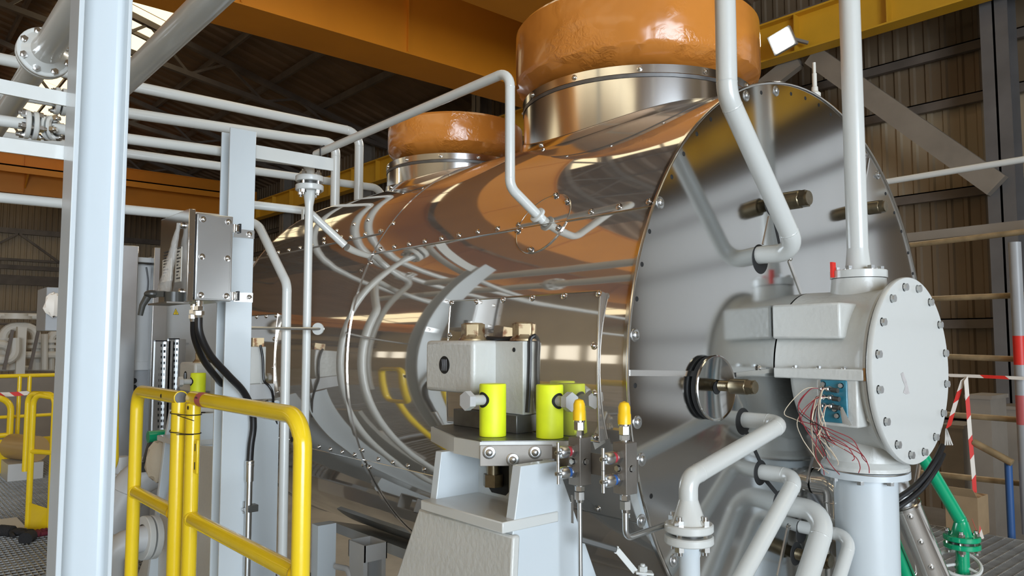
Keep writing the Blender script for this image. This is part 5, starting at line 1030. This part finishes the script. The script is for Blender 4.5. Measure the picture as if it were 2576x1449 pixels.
ribbon('short barrier tape end slanting down towards the housing', [wy(2424, 952, 6.88), wy(2405, 1010, 6.88), wy(2386, 1075, 6.88)], 0.035, 0.12)
ribbon('long barrier tape end hanging down behind the green pipe', [wy(2430, 952, 6.87), wy(2441, 1100, 6.87), wy(2450, 1200, 6.87), wy(2455, 1290, 6.87)], 0.035, 0.14)
ribbon('barrier tape lying over the cardboard box', [wy(2425, 1288, 6.6), wy(2448, 1296, 6.6), wy(2465, 1340, 6.6), wy(2480, 1392, 6.6)], 0.04, 0.14)
q = wz(2430, 1348, 0.0); bxx = thing('cardboard_box', 'open brown cardboard box on grating behind green pipe', 'box', (q.x, q.y + 0.15, 0)); MB().box((q.x - 0.14, q.y, 0.003), (q.x + 0.09, q.y + 0.24, 0.30)).build('box_body', 'card', bxx); MB().prism([(q.x - 0.14, q.y, 0.30), (q.x + 0.09, q.y, 0.30), (q.x + 0.08, q.y - 0.06, 0.37), (q.x - 0.12, q.y - 0.06, 0.37)], (0, 0, 0.004)).build('flap', 'card', bxx)
a, b = wy(2448, 1112, YS - 0.2), wy(2542, 1162, YS - 0.2); MB().cyl(a, b + (b - a) * 0.05, 0.03, 12).build('loose_tube', 'scaff', label='short sloping scaffold tube with wire loops', cat='tube')
a, b = wy(2536, 1158, YS - 0.15), wy(2545, 1380, YS - 0.15); MB().cyl(V((a.x, a.y, ZG)), a, 0.028, 12).build('blue_post', 'bluep', label='blue upright tube below the sloping scaffold tube', cat='tube')
for k, (px, w_, hh, m) in enumerate(((2470, 0.22, 1.1, 'brace'), (2400, 0.22, 0.7, 'brace'), (2545, 0.22, 0.9, 'brace'))):
    yy_ = 9.0 + 0.7 * k; q = wy(px, 1200, yy_); MB().box((q.x - w_ / 2, yy_, ZG), (q.x + w_ / 2, yy_ + 0.5, hh - 0.2)).box((q.x - w_ / 2 - .02, yy_ - .02, hh - 0.2), (q.x + w_ / 2 + .02, yy_ + .52, hh - 0.16)).build('storage_cabinet', m, label=('brown upright storage cabinet by the wall', 'dark low storage cabinet by the wall', 'brown narrow storage cabinet beside the marker post')[k], cat='cabinet')
# thin white pipe at the right
a, b = wy(2226, 458, 4.9), wy(2576, 401, 4.9); MB().cyl(a - (b - a) * 0.6, b + (b - a) * 0.5, 0.019, 14).build('overhead_pipe', 'white', label='thin white pipe passing behind the end plate', cat='pipe')
# lifting stud on top of casing
q = wx(2050, 238, -1.43); ls = thing('vent_stub', 'small grey threaded stub standing on the casing top', 'stub', q); MB().lathe((-1.43, q.y, 0), Z_, [(0.022, q.z - 0.05), (0.022, q.z + 0.004), (0.013, q.z + 0.012), (0.012, q.z + 0.03), (0.009, q.z + 0.032), (0.009, q.z + 0.085), (0.0065, q.z + 0.087), (0.0065, q.z + 0.13), (0.0001, q.z + 0.13)], 16).build('stub', 'tan', ls)
# green line, clad exhaust pipe, cables, handwheel
g = [wd(2305, 1120, 3.0), wd(2418, 1312, 3.0)]; g.append(V((g[1].x, g[1].y, 0.0))); gp = pipe('green_pipe', 'glossy green pipe with bolted flange behind the drain pipe', g, 0.0245, 'green', [0.05]); zg_ = wd(2418, 1361, 3.0).z
flange_pair(gp, (g[1].x, g[1].y, zg_), Z_, 0.066, 0.020, 'green', 4, 0.010, rot=0.3); MB().lathe((g[1].x, g[1].y, zg_), Z_, [(0.05, 0.02), (0.038, 0.03), (0.0245, 0.08)], 24).build('weld_neck', 'green', gp)
g = [wd(2235, 1330, 2.85), wd(2262, 1390, 2.85), wd(2320, 1560, 2.85)]; pipe('green_pipe', 'short green pipe bend beside the clad exhaust pipe', g, 0.026, 'green', [0.08])
a, b = wd(2255, 1235, 2.82), wd(2352, 1470, 2.82); d = (b - a).normalized(); cx_ = thing('clad_pipe', 'sloping stainless clad pipe behind the drain pipe', 'pipe', b)
MB().cyl(a - d * 0.15, a + d * 0.06, 0.052, 28).build('inner_sleeve', 'satin', cx_); MB().cyl(a + d * 0.05, b + d * 0.3, 0.062, 28).build('cladding', 'clad', cx_); MB().lathe(a + d * 0.048, d, [(0.062, 0), (0.066, 0.003), (0.066, 0.012), (0.062, 0.014)], 28).build('end_bead', 'steel', cx_)
u_, v__, _ = frame_of(d)
for k in range(4): nn = (-FW0 * 0.9 - RT * 0.2); nn = (nn - d * nn.dot(d)).normalized(); put(SCREW, 'screw', cx_, a + d * (0.08 + 0.1 * k) + nn * 0.062, nn)
for k, off in enumerate((0, 0.03)):
    o_ = V((0, 0, -off)); MB().tube(spline([wd(2372, 1120, 2.75) + o_, wd(2352, 1160, 2.72) + o_, wd(2310, 1215, 2.70) + o_, wd(2240, 1265, 2.68) + o_, wd(2170, 1300, 2.70) + o_], 6), 0.010, 10).build('power_cable', 'black', label='black rubber cable curving below the housing cover' if not k else 'second black rubber cable under the first one', cat='cable', group='black cables')
q = wd(2413, 1418, 3.0); hw = thing('handwheel', 'white valve handwheel in front of the green pipe foot', 'handwheel', q - Z_ * 0.1); nw = V((0.25, -0.35, 0.9)).normalized(); u_, v__, _ = frame_of(nw)
MB().tube([q + (u_ * math.cos(R_(10 * i)) + v__ * math.sin(R_(10 * i))) * 0.075 for i in range(37)], 0.0075, 8).build('rim', 'white', hw)
for i in range(3): a = R_(120 * i + 20); MB().cyl(q, q + (u_ * math.cos(a) + v__ * math.sin(a)) * 0.075, 0.006, 8).build('spoke', 'white', hw)
MB().lathe(q - nw * 0.02, nw, [(0.015, 0), (0.015, 0.03), (0.0001, 0.03)], 12).cyl(q, q - nw * 0.25, 0.009, 10).build('hub', 'green', hw)
# clad elbow behind the drain pipe
a = wx(2052, 1210, XE + 0.004); pipe('clad_elbow', 'polished steel clad elbow between end plate and drain pipe', [a, a + AX * 0.075, a + V((0.075, -0.01, -0.9))], 0.045, 'clad', [0.06])
# fan of thin metal strips at the cover edge
q = wd(2380, 1078, 2.52)
fs = thing('strip_bundle', 'fan of thin metal strips hanging beside the round cover', 'strips', q - Z_ * 0.05)
for i in range(4): MB().bar(q, q + RT * (0.008 * i - 0.005) - Z_ * 0.055, 0.001, 0.005, up=RT).build('strip', 'bracket', fs)
